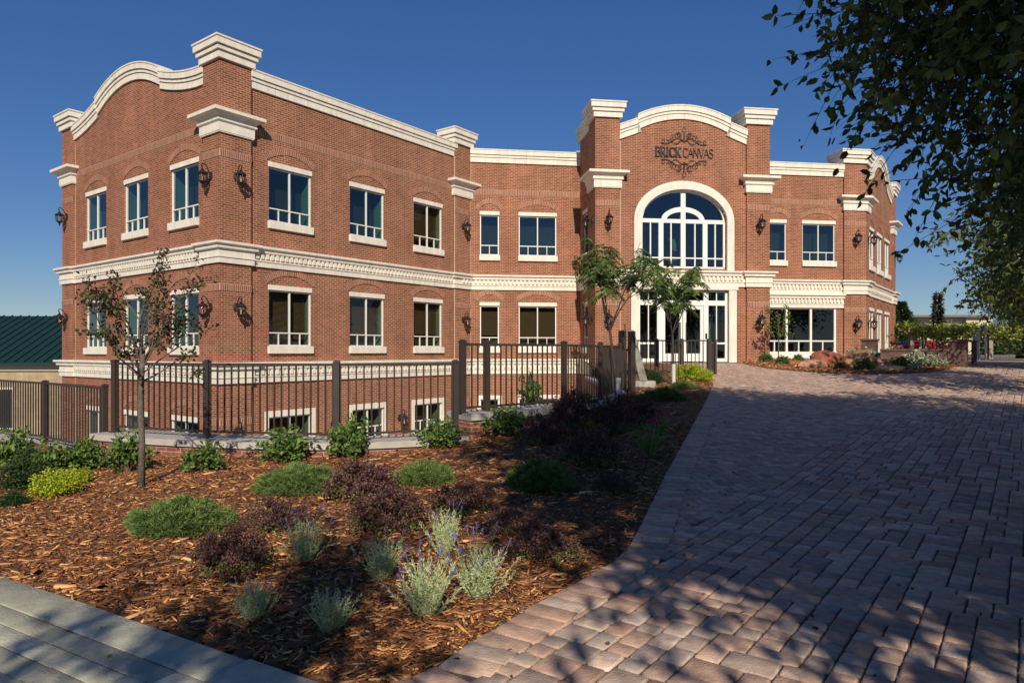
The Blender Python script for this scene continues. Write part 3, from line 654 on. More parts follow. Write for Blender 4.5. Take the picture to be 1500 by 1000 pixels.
# right corner pilaster and the face turning away
mb = MB(); q = [M0+dM*17.26+nM*.1, RC, RC+dW*.8, RC+dW*.8-dM*1.0+dL*.6, M0+dM*17.26-nM*.8]; i0 = [mb.vert(V3(p, .9)) for p in q]; i1 = [mb.vert(V3(p, 10.3)) for p in q]
mb.f.append(i1)
for k in range(5): mb.f.append([i0[k], i0[(k+1) % 5], i1[(k+1) % 5], i1[k]])
bb('pilaster', mb, BR, uv=True)
FRP = Face(M0+nM*.1, dM, nM); FRR = Face(RC, dW, nW)
for z in (7.38, 3.40): soldier(FRP, 17.26, 18.35, z, z+.2, .018); soldier(FRR, 0, .8, z, z+.2, .018)
ops = []
for a, b in ((1.15, 2.6), (3.45, 4.9), (5.75, 7.2)):
    ops.append(window(FR, a, b, 5.72, 7.44)); ops.append(window(FR, a, b, 1.6, 3.54, low=.5, glass=GL2))
def rtop(t):
    c = 4.25; h = 1.9; a = abs(t-c)
    if a <= h: return 10.95+.58*(1-(a/h)**2)
    return 10.30+.50*max(0, min(1, (3.5-a)/(3.5-h)))**1.7
wall(FR, .8, 7.7, .9, lambda t: rtop(t)-.38, ops); soldier(FR, .8, 7.7, 8.32, 8.53)
pil(RC+dW*7.7, dW*1.0, -nW*1.0, 10.3, .9)
for z in (7.38, 3.40): soldier(FRR, 7.7, 8.7, z, z+.2, .018)
# --- mouldings: profile swept round the building outline
FPL = [C0+dL*11.5-nL*1.2, C0+dL*11.5, C0+dL*10.5, C0+dL*10.5-nL*.1, C0+dL*.95-nL*.1, C0+dL*.95, C0, C0+dW*1.03, C0+dW*1.03-nW*.1, C0+dW*10.4-nW*.1, C0+dW*10.4, M0,
       M0+dM*4.80, M0+dM*4.80+nM*1.86, T0+(-nM*1.0), T0, T0+dM*1.0, T0+dM*1.0-nM*.1, T0+dM*6.38-nM*.1, T0+dM*6.38, T0+dM*7.38, M0+dM*12.10, M0+dM*17.26, M0+dM*17.26+nM*.1, RC, RC+dW*.8, RC+dW*.8-nW*.1, RC+dW*7.7-nW*.1, RC+dW*7.7, RC+dW*8.7, RC+dW*8.7-nW*1.0]
def offs(P, d, closed=False):
    n = len(P); out = []
    for i in range(n):
        a = P[i]-P[i-1] if (i > 0 or closed) else P[1]-P[0]; b = P[(i+1) % n]-P[i] if (i < n-1 or closed) else P[-1]-P[-2]
        a = a/np.linalg.norm(a); b = b/np.linalg.norm(b); na = np.array((a[1], -a[0])); nb = np.array((b[1], -b[0])); s_ = na+nb; k = np.dot(s_, na)
        out.append(P[i]+s_*d/max(k, .3))
    return out
def sweep(mb, P, prof, closed=False):
    R = [[mb.vert(V3(q, z)) for q in offs(P, o, closed)] for o, z in prof]; n = len(P)
    for a, b in zip(R, R[1:]):
        for i in range(n if closed else n-1): j = (i+1) % n; mb.f.append([a[i], a[j], b[j], b[i]])
    if closed: mb.f.append(R[-1]); mb.f.append(R[0][::-1])
    else: mb.f.append([r[0] for r in R]); mb.f.append([r[-1] for r in R][::-1])
def belt(z): return [(-.02, z), (.07, z), (.07, z+.155), (.10, z+.17), (.10, z+.205), (.075, z+.21), (.075, z+.42), (.15, z+.425), (.16, z+.45), (.16, z+.515), (.20, z+.54), (.24, z+.56), (.24, z+.63), (-.02, z+.645)]
def dentils(mb, F, t0, t1, z, off):
    n = int((t1-t0)/.175); w = (t1-t0)/n
    for i in range(n): t = t0+(i+.5)*w; fbox(mb, F, t-.048, t+.048, off+.05, off+.135, z+.25, z+.415)
for z, P, segs in ((4.22, FPL, 'abcdef'), (.62, FPL[:14], 'abc')):
    mb = MB(); sweep(mb, P, belt(z)); dentils(mb, FG, 1.05, 10.4, z, 0); dentils(mb, FW, 1.15, 10.3, z, 0); dentils(mb, FP2, 10.75, 11.4, z, 0); dentils(mb, FM, .12, 4.55, z, 0)
    if z > 2: dentils(mb, FT, 1.15, 6.25, z, 0); dentils(mb, FM, 12.3, 17.15, z, 0); dentils(mb, FR, .95, 7.5, z, 0)
    bb('stone_band', mb, STONE)
mb = MB(); FB2 = [FM.p(13.2, 0, 0)[:2], FM.p(17.26, 0, 0)[:2]]; sweep(mb, [np.array(p) for p in FB2], belt(3.58)); dentils(mb, FM, 13.25, 17.2, 3.58, 0); bb('stone_band', mb, STONE)
CAPP = [(-.02, 0), (.09, 0), (.09, .19), (.07, .20), (.07, .215), (.15, .22), (.15, .33), (.12, .345), (.12, .36), (.21, .365), (.21, .55), (.24, .56), (.24, .61), (-.02, .63)]
CRNP = [(-.02, 0), (.06, 0), (.06, .03), (.075, .035), (.075, .30), (.10, .31), (.13, .34), (.13, .38), (.11, .40), (.14, .47), (.22, .53), (.30, .555), (.32, .56), (.32, .66), (-.02, .67)]
def rect(o, a, b):
    q = [o, o+a, o+a+b, o+b]; ar = sum(q[i][0]*q[(i+1) % 4][1]-q[(i+1) % 4][0]*q[i][1] for i in range(4))
    return q if ar > 0 else q[::-1]
# offs() pushes to the right of travel, i.e. outwards for counter-clockwise outlines
for o, a, b, zc in ((C0, dW*1.03, dL*.95, 10.27), (C0+dL*10.5, dL*1.0, -nL*1.1, 10.27), (C0+dW*10.4, dW*1.03, -nW*.6, 10.27), (T0, dM*1.0, -nM*1.05, 10.88), (T0+dM*6.38, dM*1.0, -nM*1.05, 10.88), (RC+dW*7.7, dW*1.0, -nW*1.0, 10.27)):
    mb = MB(); sweep(mb, rect(o, a, b), [(x, z+zc) for x, z in CAPP], True); bb('pilaster_cap', mb, STONE)
    mb = MB(); sweep(mb, rect(o, a, b), [(x, z+8.08) for x, z in CRNP], True); bb('capital', mb, STONE)
q = [M0+dM*17.26+nM*.1, RC, RC+dW*.8, RC+dW*.8-dM*1.0+dL*.6, M0+dM*17.26-nM*.8]
mb = MB(); sweep(mb, q, [(x, z+10.27) for x, z in CAPP], True); bb('pilaster_cap', mb, STONE)
mb = MB(); sweep(mb, q, [(x, z+8.08) for x, z in CRNP], True); bb('capital', mb, STONE)
def coping(F, pts, back=.36, name='parapet_coping'):
    """three stepped fascias following a line (t, z) of the parapet top"""
    pts = [np.array(p, float) for p in pts]; mb = MB(); N = []
    for i in range(len(pts)):
        d = pts[min(i+1, len(pts)-1)]-pts[max(i-1, 0)]; d /= np.linalg.norm(d); n = np.array((-d[1], d[0]))
        n = n if n[1] > 0 else -n
        if i in (0, len(pts)-1): n = np.array((0, 1/max(n[1], .5)))
        N.append(n)
    for u0, u1, of in ((0, .045, .165), (.045, .23, .145), (.23, .25, .07), (.25, .34, .10), (.34, .36, .05), (.36, .56, .065)):
        R = []
        for p, n in zip(pts, N):
            a = p-n*u0; b = p-n*u1; R.append([mb.vert(F.p(a[0], of, a[1])), mb.vert(F.p(b[0], of, b[1])), mb.vert(F.p(b[0], -back, b[1])), mb.vert(F.p(a[0], -back, a[1]))])
        for a, b in zip(R, R[1:]):
            for k in range(4): j = (k+1) % 4; mb.f.append([a[k], b[k], b[j], a[j]])
        mb.f.append(R[0]); mb.f.append(R[-1][::-1])
    bb(name, mb, STONE)
JNT = mat('trim_joint', (.47, .41, .32), .9)
def coping_joints(F, f, ts):
    mb = MB()
    for t in ts:
        for u0, u1, of in ((-.003, .045, .168), (.045, .23, .148), (.25, .34, .103), (.36, .563, .068)):
            z0, z1 = f(t-.006), f(t+.006); mb.hexa([F.p(t-.006, -.2, z0-u1), F.p(t+.006, -.2, z1-u1), F.p(t+.006, of, z1-u1), F.p(t-.006, of, z0-u1)], [F.p(t-.006, -.2, z0-u0), F.p(t+.006, -.2, z1-u0), F.p(t+.006, of, z1-u0), F.p(t-.006, of, z0-u0)])
    bb('coping_joints', mb, JNT)
def belt_joints(F, t0, t1, z, w=1.15):
    mb = MB(); n = max(1, int((t1-t0)/w)); off = 0 if F not in (FM, FP2) else 0
    for i in range(1, n):
        t = t0+(t1-t0)*i/n; a = np.array(F.p(t-.006, off, 0)[:2]); b = np.array(F.p(t+.006, off, 0)[:2]); d = b-a; k = np.array((d[1], -d[0]))
        q = [a, b] if k@F.n > 0 else [b, a]; sweep(mb, q, [(x+.003, zz) for x, zz in belt(z)])
    bb('band_joints', mb, JNT)
def curve(f, a, b, n=26): return [(t, f(t)) for t in np.linspace(a, b, n)]
coping(FG, curve(gtop, 6.06-2.379, 6.06+2.379), name='gable_coping'); coping(FG, curve(gtop, .95, 3.679), name='gable_coping'); coping(FG, curve(gtop, 8.441, 10.55), name='gable_coping')
coping(FR, curve(rtop, 4.25-1.899, 4.25+1.899), name='gable_coping'); coping(FR, curve(rtop, .8, 2.349), name='gable_coping'); coping(FR, curve(rtop, 6.151, 7.7), name='gable_coping')
coping(FT, curve(ttop, 3.71-1.959, 3.71+1.959), name='gable_coping'); coping(FT, curve(ttop, 1.0, 1.749), name='gable_coping'); coping(FT, curve(ttop, 5.671, 6.40), name='gable_coping')
coping(FW, [(1.03, 10.28), (10.55, 10.28)]); coping(FM, [(-.03, 10.24), (4.80, 10.24)]); coping(FM, [(12.1, 10.2), (17.26, 10.2)]); coping(FS, [(-.3, 11.30), (1.86, 11.30)])
for z in (4.22, .62):
    belt_joints(FG, .95, 10.5, z); belt_joints(FW, 1.03, 10.4, z); belt_joints(FM, 0, 4.8, z)
belt_joints(FT, 1.03, 6.38, 4.22); belt_joints(FM, 12.3, 17.26, 4.22); belt_joints(FR, .8, 7.7, 4.22)
coping_joints(FW, lambda t: 10.28, np.arange(1.9, 10.3, 1.22)); coping_joints(FM, lambda t: 10.24, np.arange(1.2, 4.7, 1.2)); coping_joints(FM, lambda t: 10.2, np.arange(13.2, 17.2, 1.2))
coping_joints(FG, gtop, [1.9, 2.8, 4.4, 5.2, 6.06, 6.9, 7.7, 9.3]); coping_joints(FT, ttop, [2.3, 3.0, 3.71, 4.4, 5.1]); coping_joints(FR, rtop, [1.6, 3.0, 4.25, 5.5, 7.0])
# pale control joints, roof, rear
for F, t, z1 in ((FG, 10.49, 9.6), (FP2, 10.41, 9.7), (FP2, 11.415, 9.6), (FTP, 1.03, 10.0)):
    mb = MB(); fbox(mb, F, t-.018, t+.018, -.03, .004 if F is not FTP else -.094, -2.5 if F is not FTP else 1, z1); bb('control_joint', mb, MOR)
L1 = C0+dL*11.5; R2 = RC+dW*8.7
out = [L1, C0, M0, M0+dM*4.8, T0+dM*.3-nM*.4, T0+dM*7.0-nM*.4, M0+dM*12.1, M0+dM*17.8, RC+dW*.5-nW*.4, R2-nW*.4, R2+dL*9, M0+dM*9-nM*14, L1+dW*13]
out[0] = L1-nL*.4; out[1] = C0-nL*.4-nW*.4; out[2] = M0-nM*.4
mb = MB(); i0 = [mb.vert(V3(p, 9.55)) for p in out]; mb.f.append(i0); i1 = [mb.vert(V3(p, 9.3)) for p in out]; mb.f.append(i1[::-1]); bb('roof', mb, ROOFM)
mb = MB(); rear = [L1-nL*1.1, L1+dW*13, M0+dM*9-nM*14, R2+dL*9, R2-nW*1.0]
for p, q_ in zip(rear, rear[1:]): mb.quad(V3(p, -2.6), V3(q_, -2.6), V3(q_, 10.2), V3(p, 10.2))
bb('rear_wall', mb, BR, uv=True)
# zinc roof hood behind the entrance bay
mb = MB(); c = M0+dM*5.35-nM*3.0; hs = [c-dM*1.6-nM*1.0, c+dM*4.5-nM*1.0, c+dM*4.5-nM*6, c-dM*1.6-nM*6]; tp = [c+dM*.6-nM*2.5, c+dM*4.0-nM*2.5, c+dM*4-nM*4.5, c+dM*.6-nM*4.5]
mb.hexa([V3(p, 9.56) for p in hs], [V3(p, 12.0) for p in tp]); bb('roof_hood', mb, ZINC)
# --- lettering and scrollwork on the entrance bay
SG = thing('building_sign', 'dark metal BRICK CANVAS lettering between two scroll ornaments on the entrance gable', 'sign', FT.p(3.71, 0, 9.65))
SO = FT.p(3.71, 0, 9.65)
SM = mat('sign_metal', (.022, .017, .015), .5)
def stroke(mb, pts, w, x0, z0, h, o0=.015, o1=.05):
    for (a, b) in zip(pts, pts[1:]):
        a = np.array(a, float); b = np.array(b, float); a_, b_ = a*h+(x0, z0), b*h+(x0, z0); a_[0] = 2.50+a_[0]*.83; b_[0] = 2.50+b_[0]*.83; d = b_-a_; L = np.linalg.norm(d); d /= L; n = np.array((-d[1], d[0]))*w/2; e = d*w*.3
        c = [a_-n-e, a_+n-e, b_+n+e, b_-n+e]; mb.hexa([FT.p(p[0], o0, p[1]) for p in c], [FT.p(p[0], o1, p[1]) for p in c])
def arcp(cx_, cz_, rx, rz_, a0, a1, n=10): return [(cx_+rx*cos(radians(a0+(a1-a0)*i/n)), cz_+rz_*sin(radians(a0+(a1-a0)*i/n))) for i in range(n+1)]
BOLD = {'B': ([[(.12, 0), (.12, 1)]], [[(.0, 0), (.35, 0)]+arcp(.36, .26, .26, .26, -90, 90)+[(.12, .52)], [(.0, 1), (.33, 1)]+arcp(.34, .76, .22, .24, 90, -90)], .72),
        'R': ([[(.12, 0), (.12, 1)], [(.35, .48), (.68, 0)]], [[(.0, 1), (.33, 1)]+arcp(.34, .74, .24, .26, 90, -90)+[(.12, .48)], [(0, 0), (.26, 0)], [(.6, 0), (.8, 0)]], .80),
        'I': ([[(.15, 0), (.15, 1)]], [[(0, 0), (.3, 0)], [(0, 1), (.3, 1)]], .42),
        'C': ([arcp(.42, .5, .34, .5, 120, 240)], [arcp(.42, .5, .36, .5, 120, 35), arcp(.42, .5, .36, .5, 240, 325), [(.72, .66), (.72, .98)], [(.72, .02), (.72, .2)]], .86),
        'K': ([[(.12, 0), (.12, 1)], [(.28, .55), (.66, 0)]], [[(.14, .42), (.62, 1)], [(0, 0), (.26, 0)], [(0, 1), (.26, 1)], [(.54, 0), (.82, 0)], [(.5, 1), (.76, 1)]], .84)}
THIN = {'C': [arcp(.42, .5, .36, .5, 40, 320, 18)], 'A': [[(0, 0), (.36, 1), (.72, 0)], [(.14, .36), (.58, .36)]], 'N': [[(.06, 0), (.06, 1), (.66, 0), (.66, 1)]], 'V': [[(0, 1), (.34, 0), (.68, 1)]],
        'S': [arcp(.3, .75, .24, .25, 30, 270, 12)+arcp(.3, .25, .24, .25, 90, -150, 12)]}
mb = MB(); x = 0; z = 9.45; h = .365
for ch in 'BRICK':
    a, b, w = BOLD[ch]
    for s_ in a: stroke(mb, s_, .075, x, z, h)
    for s_ in b: stroke(mb, s_, .034, x, z, h)
    x += w*h
x += .06
for ch in 'CANVAS':
    for s_ in THIN[ch]: stroke(mb, s_, .026, x, z, h*.97)
    x += {'C': .80, 'A': .76, 'N': .80, 'V': .72, 'S': .6}[ch]*h*.97
mb.build('lettering', SM, SG, org=SO)
def spiral(c, r0, r1, a0, turns, n=26): return [(c[0]+(r0+(r1-r0)*i/n)*cos(a0+turns*2*pi*i/n), c[1]+(r0+(r1-r0)*i/n)*sin(a0+turns*2*pi*i/n)) for i in range(n+1)]
def bez(a, b, c, d, n=14): return [tuple(np.array(a)*(1-t)**3+3*np.array(b)*t*(1-t)**2+3*np.array(c)*t*t*(1-t)+np.array(d)*t**3) for t in np.linspace(0, 1, n)]
SCR = [spiral((.90, .07), .10, .03, -1.2, -.9)+[], bez((.97, -.03), (.8, -.12), (.55, .0), (.42, .12)), bez((.42, .12), (.3, .22), (.12, .2), (.03, .04)), bez((.75, .08), (.5, .18), (.55, -.06), (.34, -.06)), spiral((.44, .2), .14, .04, -1.0, 1.35), bez((.34, -.06), (.2, -.03), (.2, .14), (0, .10)), spiral((.20, .32), .11, .035, -2.2, 1.25), bez((.12, .24), (.1, .38), (.22, .48), (.36, .36)), bez((0, .05), (.05, .2), (.02, .35), (0, .42)), bez((0, .42), (.10, .46), (.09, .62), (0, .66)), spiral((.62, .04), .08, .03, .5, 1.0)]
for sg, zc, nm in ((1, 10.02, 'upper_scrollwork'), (-1, 9.28, 'lower_scrollwork')):
    mb = MB()
    for mx in (-1, 1):
        for k, c in enumerate(SCR): mb.tube([FT.p(3.71+mx*p[0], .045, zc+sg*p[1]) for p in c], .0105 if k not in (1, 2, 5) else .0145, 5)
    mb.build(nm, SM, SG, org=SO)
# --- wall lanterns
def make_lantern(loc, rz, label):
    t = thing('wall_lantern', label, 'lantern', loc, rz, 'black wall lanterns on the brick facade')   # local -Y points away from the wall
    m = MB(); m.lathe((0, 0, 0), [(.10, -.02), (.10, 0)], 16); mm = MB()
    prof = [(.085, .0), (.08, .015), (.05, .03), (.02, .045)]
    k = [[mm.vert((r*cos(2*pi*j/16), -z_, .05+1.7*r*sin(2*pi*j/16))) for j in range(16)] for r, z_ in prof]
    for a, b in zip(k, k[1:]):
        for j in range(16): mm.f.append([a[j], a[(j+1) % 16], b[(j+1) % 16], b[j]])
    mm.f.append(k[-1]); mm.build('backplate', BLACK, t)
    m = MB(); arm = [(0, -.03, .0), (0, -.07, .14), (0, -.12, .28), (0, -.20, .37), (0, -.29, .36), (0, -.31, .28), (0, -.27, .24)]
    arm = [(x_, y_, z_) for x_, y_, z_ in arm]
    P = [np.array(p) for p in arm]; pts = []
    for i in range(len(P)-1): pts += [P[i]*.75+P[i+1]*.25, P[i]*.25+P[i+1]*.75]
    m.tube([P[0]]+pts+[P[-1]], .016, 8)
    m.tube([(0, -.03, .03), (0, -.10, -.02), (0, -.15, -.12), (0, -.12, -.2), (0, -.07, -.17), (0, -.08, -.12)], .011, 6)
    m.tube([(0, -.27, .3), (0, -.27, .2)], .012, 6); m.build('arm', BLACK, t)
    m = MB(); c = (0, -.27, 0)
    m.lathe(c, [(.012, .22), (.04, .205), (.05, .19), (.03, .175), (.06, .16), (.12, .12), (.155, .085), (.165, .07), (.15, .06), (.13, .055)], 16)
    m.lathe(c, [(.085, -.19), (.095, -.18), (.08, -.2), (.055, -.235), (.03, -.25), (.02, -.28), (.03, -.295), (.02, -.32), (.004, -.35)], 16)
    m.lathe(c, [(.115, -.175), (.118, -.16), (.095, -.185)], 12)
    for j in range(6):
        a = 2*pi*j/6+.3; m.tube([(c[0]+.135*cos(a), c[1]+.135*sin(a), .07), (c[0]+.142*cos(a), c[1]+.142*sin(a), -.01), (c[0]+.13*cos(a), c[1]+.13*sin(a), -.10), (c[0]+.10*cos(a), c[1]+.10*sin(a), -.18)], .008, 5)
    m.build('cage', BLACK, t)
    m = MB(); m.lathe(c, [(.10, -.17), (.122, -.09), (.134, 0), (.126, .06)], 18); m.build('lamp_glass', GLL, t, smooth=True)
    m = MB(); m.lathe(c, [(.02, -.16), (.02, -.06), (.012, -.02), (.004, .0)], 8); m.build('candle', STONE, t)
    return t
LP = None
def rzof(n): return math.atan2(n[1], n[0])+pi/2
def lantern(F, t, z, label):
    global LP
    p = F.p(t, .0, z); rz = rzof(F.n)
    if LP is None: LP = make_lantern(p, rz, label); return
    r = LP.copy(); COL.objects.link(r); r.location = p; r.rotation_euler = (0, 0, rz); r['label'] = label
    for ch in LP.children: c = ch.copy(); COL.objects.link(c); c.parent = r
FGp = Face(C0, dL, nL)
for F, t, z, lb in ((FP2, .52, 6.8, 'upper lantern on the tall corner pilaster, just left of the wing windows'), (FP2, .52, 2.86, 'lower lantern on the corner pilaster beside the first ground floor wing window'),
    (FGp, .48, 6.8, 'upper lantern on the gable side of the corner pilaster, right of the gable windows'), (FGp, .48, 2.86, 'lower lantern on the gable side of the corner pilaster behind the young tree'),
    (FGp, 11.0, 6.8, 'upper lantern at the far left end of the building against the sky'), (FGp, 11.0, 2.86, 'lower lantern at the far left end above the green roof'),
    (FP2, 10.92, 6.8, 'upper lantern on the pilaster where the wing meets the front'), (FP2, 10.92, 2.86, 'lower lantern on the pilaster where the wing meets the front'),
    (FTP, .5, 6.8, 'upper lantern on the left pilaster of the arched entrance bay'), (FTP, .5, 2.86, 'lower lantern left of the entrance doors behind the feathery tree'),
    (FTP, 6.9, 6.8, 'upper lantern on the right pilaster of the entrance bay'), (FTP, 6.9, 2.86, 'lower lantern on the right pilaster of the entrance bay beside the shop window'),
    (Face(T0-nM*.5, -nM, D(-98)), 0, 6.8, 'upper lantern on the shaded left side of the entrance bay'), (Face(T0-nM*.5, -nM, D(-98)), 0, 2.86, 'lower lantern on the shaded left side of the entrance bay'),
    (FRP, 17.8, 6.8, 'upper lantern on the front of the right corner pilaster'), (FRP, 17.8, 2.86, 'lower lantern on the front of the right corner pilaster beside the shop window'),
    (FRR, .45, 6.8, 'upper lantern just round the right corner beside the narrow end windows'), (FRR, .45, 2.86, 'lower lantern just round the right corner beside the tall end windows'),
    (FRR, 8.3, 6.8, 'upper lantern at the far right end of the building against the sky'), (FRR, 8.3, 2.86, 'lower lantern at the far right end above the pine tree'),
    (FP2, .52, -.9, 'basement lantern on the corner pilaster behind the fence'), (FW, 4.2, -1.0, 'basement lantern between the first and second basement windows of the wing'), (FW, 7.35, -1.0, 'basement lantern between the second and third basement windows of the wing'),
    (Face(M0+dM*12.1, dM, nM), .55, 2.86, 'lantern tucked in the corner between entrance bay and shop window')):
    lantern(F, t, z, lb)
# ================================================================== PLANTER WALL AND FENCES
PW = thing('planter_wall', 'low curved red brick retaining wall with a pale concrete cap below the fence', 'retaining wall', (-4.8, 10.6, 0))
PWO = (-4.8, 10.6, 0)
def offpoly(P, d):
    P = np.asarray(P, float); out = []
    for i in range(len(P)):
        t = P[min(i+1, len(P)-1)]-P[max(i-1, 0)]; t /= np.linalg.norm(t); out.append(P[i]+np.array((t[1], -t[0]))*d)
    return np.array(out)
def wallseg(P, ztop, capt=.10, w0=.0, w1=.72):
    P = np.asarray(P, float); mb = MB(); f = offpoly(P, w0); b = offpoly(P, -w1)
    for i in range(len(P)-1):
        mb.quad(V3(f[i], -1.2), V3(f[i+1], -1.2), V3(f[i+1], ztop-capt), V3(f[i], ztop-capt)); mb.quad(V3(b[i], -2.7), V3(b[i+1], -2.7), V3(b[i+1], ztop-capt), V3(b[i], ztop-capt))
    for k in (0, -1): mb.quad(V3(f[k], -1.2), V3(b[k], -1.2), V3(b[k], ztop-capt), V3(f[k], ztop-capt))
    mb.build('wall_face', BRP, PW, org=PWO, uv=True)
    mb = MB(); fo = offpoly(P, w0+.05); bo = offpoly(P, -w1-.04); n = 0
    acc = 0
    for i in range(len(P)-1):
        mb.hexa([V3(fo[i], ztop-capt), V3(fo[i+1], ztop-capt), V3(bo[i+1], ztop-capt), V3(bo[i], ztop-capt)], [V3(fo[i], ztop), V3(fo[i+1], ztop), V3(bo[i+1], ztop), V3(bo[i], ztop)])
    mb.build('concrete_cap', CONC, PW, org=PWO)
WFS = np.stack([np.array(wx), np.array(wy)], 1)
def wseg(x0, x1, n):
    xs = np.linspace(x0, x1, n); return np.stack([xs, np.interp(xs, wx, wy)], 1)
wallseg(wseg(-30, -7.05, 40), -.18); wallseg(wseg(-7.0, -.72, 26), .23); wallseg(wseg(-.68, 2.4, 24), .58)
wallseg(np.array([(2.4, np.interp(2.4, wx, wy)), (2.95, 18.0), (3.05, 21), (3.05, 25.2), (3.2, 27.0)]), .62, w0=0, w1=.3)
def fence(label, posts, zb, zp, zr, lo=.10, pw=.088, gate=None):
    o = (posts[0][0], posts[0][1], zb); F_ = thing('metal_fence', label, 'fence', o, group=None)
    def lin(P0, P1):
        P0 = np.array(P0[:2], float); P1 = np.array(P1[:2], float); d = P1-P0; L = np.linalg.norm(d); d /= L; mb = MB(); a = math.atan2(d[1], d[0])
        c = (P0+P1)/2
        mb.box(V3(c, zr-.02), L, .038, .04, a); mb.box(V3(c, zb+lo), L, .032, .035, a)
        n = int(L/.118); 
        for i in range(n):
            q = P0+d*(L*(i+.5)/n); mb.box(V3(q, (zr-.03+zb+lo)/2), .021, .021, zr-.04-zb-lo, a)
        mb.build('picket_panel', BRONZE, F_, org=o)
    for a, b in zip(posts, posts[1:]): lin(a, b)
    for i, p in enumerate(posts):
        q = posts[min(i+1, len(posts)-1)]; r = posts[max(i-1, 0)]; an = math.atan2(q[1]-r[1], q[0]-r[0]); mb = MB()
        mb.box((p[0], p[1], (zb+zp-.03)/2), pw, pw, zp-.03-zb, an); mb.box((p[0], p[1], zp-.018), pw+.014, pw+.014, .036, an); mb.box((p[0], p[1], zp+.006), pw*.7, pw*.7, .012, an)
        mb.box((p[0], p[1], zb+.01), pw+.05, pw+.05, .02, an)
        mb.build('post', BRONZE, F_, org=o, bevel=.004)
    return F_
fence('lower dark bronze picket fence descending to the left of the young tree', [(-14.6, 16.9), (-12.0, 15.45), (-9.14, 13.5), (-7.0, 11.85)], -.18, 1.02, .99)
fence('long dark bronze picket fence in front of the basement windows', [(-6.71, 11.65), (-4.82, 10.9), (-2.67, 10.5), (-.92, 11.22)], .23, 1.45, 1.41)
fence('taller dark bronze picket fence stepping up above the planter wall', [(-.82, 11.4), (-.43, 11.75), (.98, 13.0), (1.85, 14.45), (2.55, 16.3)], .58, 1.78, 1.73, lo=.08)
fence('short bronze picket fence at the foot of the entrance doors', [(3.75, 21.6), (4.55, 21.7), (5.35, 21.75), (6.25, 21.9)], .72, 1.98, 1.95)
# ramp gate cluster in the shade left of the entrance
GT = thing('brick_gate_pier', 'small brown brick pier with dark metal gate posts in the shade left of the entrance', 'gate pier', (2.75, 17.6, .5)); GO = (2.75, 17.6, .5)
mb = MB(); mb.box((2.60, 17.7, 1.05), .50, .50, 1.1, .4); mb.build('pier', BRD, GT, org=GO, uv=True)
mb = MB(); mb.box((2.60, 17.7, 1.63), .58, .58, .06, .4); mb.build('pier_cap', BRONZE, GT, org=GO, bevel=.006)
for x, y in ((2.72, 17.0), (3.02, 17.4)): mb = MB(); mb.box((x, y, 1.3), .14, .14, 1.6, .5); mb.build('gate_post', BRONZE, GT, org=GO, bevel=.005)
GP = thing('gate_post_pair', 'wide bronze gate post with a dark slot at the end of the short entrance fence', 'gate post', (6.38, 22.0, .7)); GO = (6.38, 22.0, .7)
mb = MB(); mb.box((6.30, 22.0, 1.36), .10, .12, 1.25, .1); mb.build('post', BRONZE, GP, org=GO); mb = MB(); mb.box((6.50, 22.05, 1.36), .06, .12, 1.22, .1); mb.build('post', BRONZE, GP, org=GO)
mb = MB(); mb.box((6.40, 22.05, 1.32), .13, .05, 1.1, .1); mb.build('slot_panel', BLACK, GP, org=GO)
# leaning stone slab on a round base
LS = thing('leaning_stone', 'pale weathered stone slab leaning on a low round concrete base by the entrance fence', 'stone slab', (3.55, 18.6, .72)); LO = (3.55, 18.6, .72)
mb = MB(); mb.hexa([(3.42, 18.5, .8), (3.64, 18.5, .8), (3.66, 18.64, .8), (3.44, 18.64, .8)], [(3.12, 18.55, 2.14), (3.28, 18.55, 2.18), (3.29, 18.66, 2.16), (3.14, 18.66, 2.12)]); mb.build('slab', mat('pale_rock', (.25, .24, .21), .9, .35, 4, bump=.8, bscale=12), LS, org=LO, bevel=.03)
mb = MB(); mb.lathe((3.55, 18.6, 0), [(.33, .5), (.33, .78), (.28, .80)], 18); mb.build('base', CONC, LS, org=LO)
# ================================================================== PLANTS
LEAF = mat('leaf', (1, 1, 1), .5, attr=True, sub=.35, spec=.4)
LEAFM = mat('matt_leaf', (1, 1, 1), .75, attr=True, sub=.25, spec=.2)
BARK = mat('bark', (.14, .11, .085), .9, .4, 25, bump=.7, bscale=60)
BARKD = mat('dark_bark', (.05, .04, .032), .9, .3, 25, bump=.6, bscale=60)
TWIG = mat('twig', (.19, .115, .07), .85)
def twigs(starts, ends, r):
    """three-sided tapering twigs"""
    A = np.asarray(starts, float); Bq = np.asarray(ends, float); n = len(A); d = unit(Bq-A); R = unit(rng.normal(size=(n, 3))); s1 = unit(np.cross(d, R)); s2 = np.cross(d, s1); r = np.broadcast_to(r, n)[:, None]
    V = np.stack([A+r*(cos(a)*s1+sin(a)*s2) for a in (0, 2.09, 4.19)]+[Bq+.4*r*(cos(a)*s1+sin(a)*s2) for a in (0, 2.09, 4.19)], 1).reshape(-1, 3)
    F = (np.arange(n)[:, None, None]*6+np.array([(0, 1, 4, 3), (1, 2, 5, 4), (2, 0, 3, 5)])[None]).reshape(-1, 4)
    return V, F, np.ones((len(V), 3))
def ball(n, rx, ry, rz, r0=.0):
    d = unit(rng.normal(size=(n, 3))); r = (r0**3+(1-r0**3)*rng.uniform(0, 1, (n, 1)))**(1/3); return d*r*np.array([rx, ry, rz]), d
def place(px, py, w): p = gp(px, py); return p, w*p[1]/FP_
def copyt(root, loc, rz, label, sc=(1, 1, 1), name=None):
    r = root.copy(); COL.objects.link(r); r.location = loc; r.rotation_euler = (0, 0, rz); r.scale = sc
    if label: r['label'] = label
    for ch in root.children: c = ch.copy(); COL.objects.link(c); c.parent = r
    return r
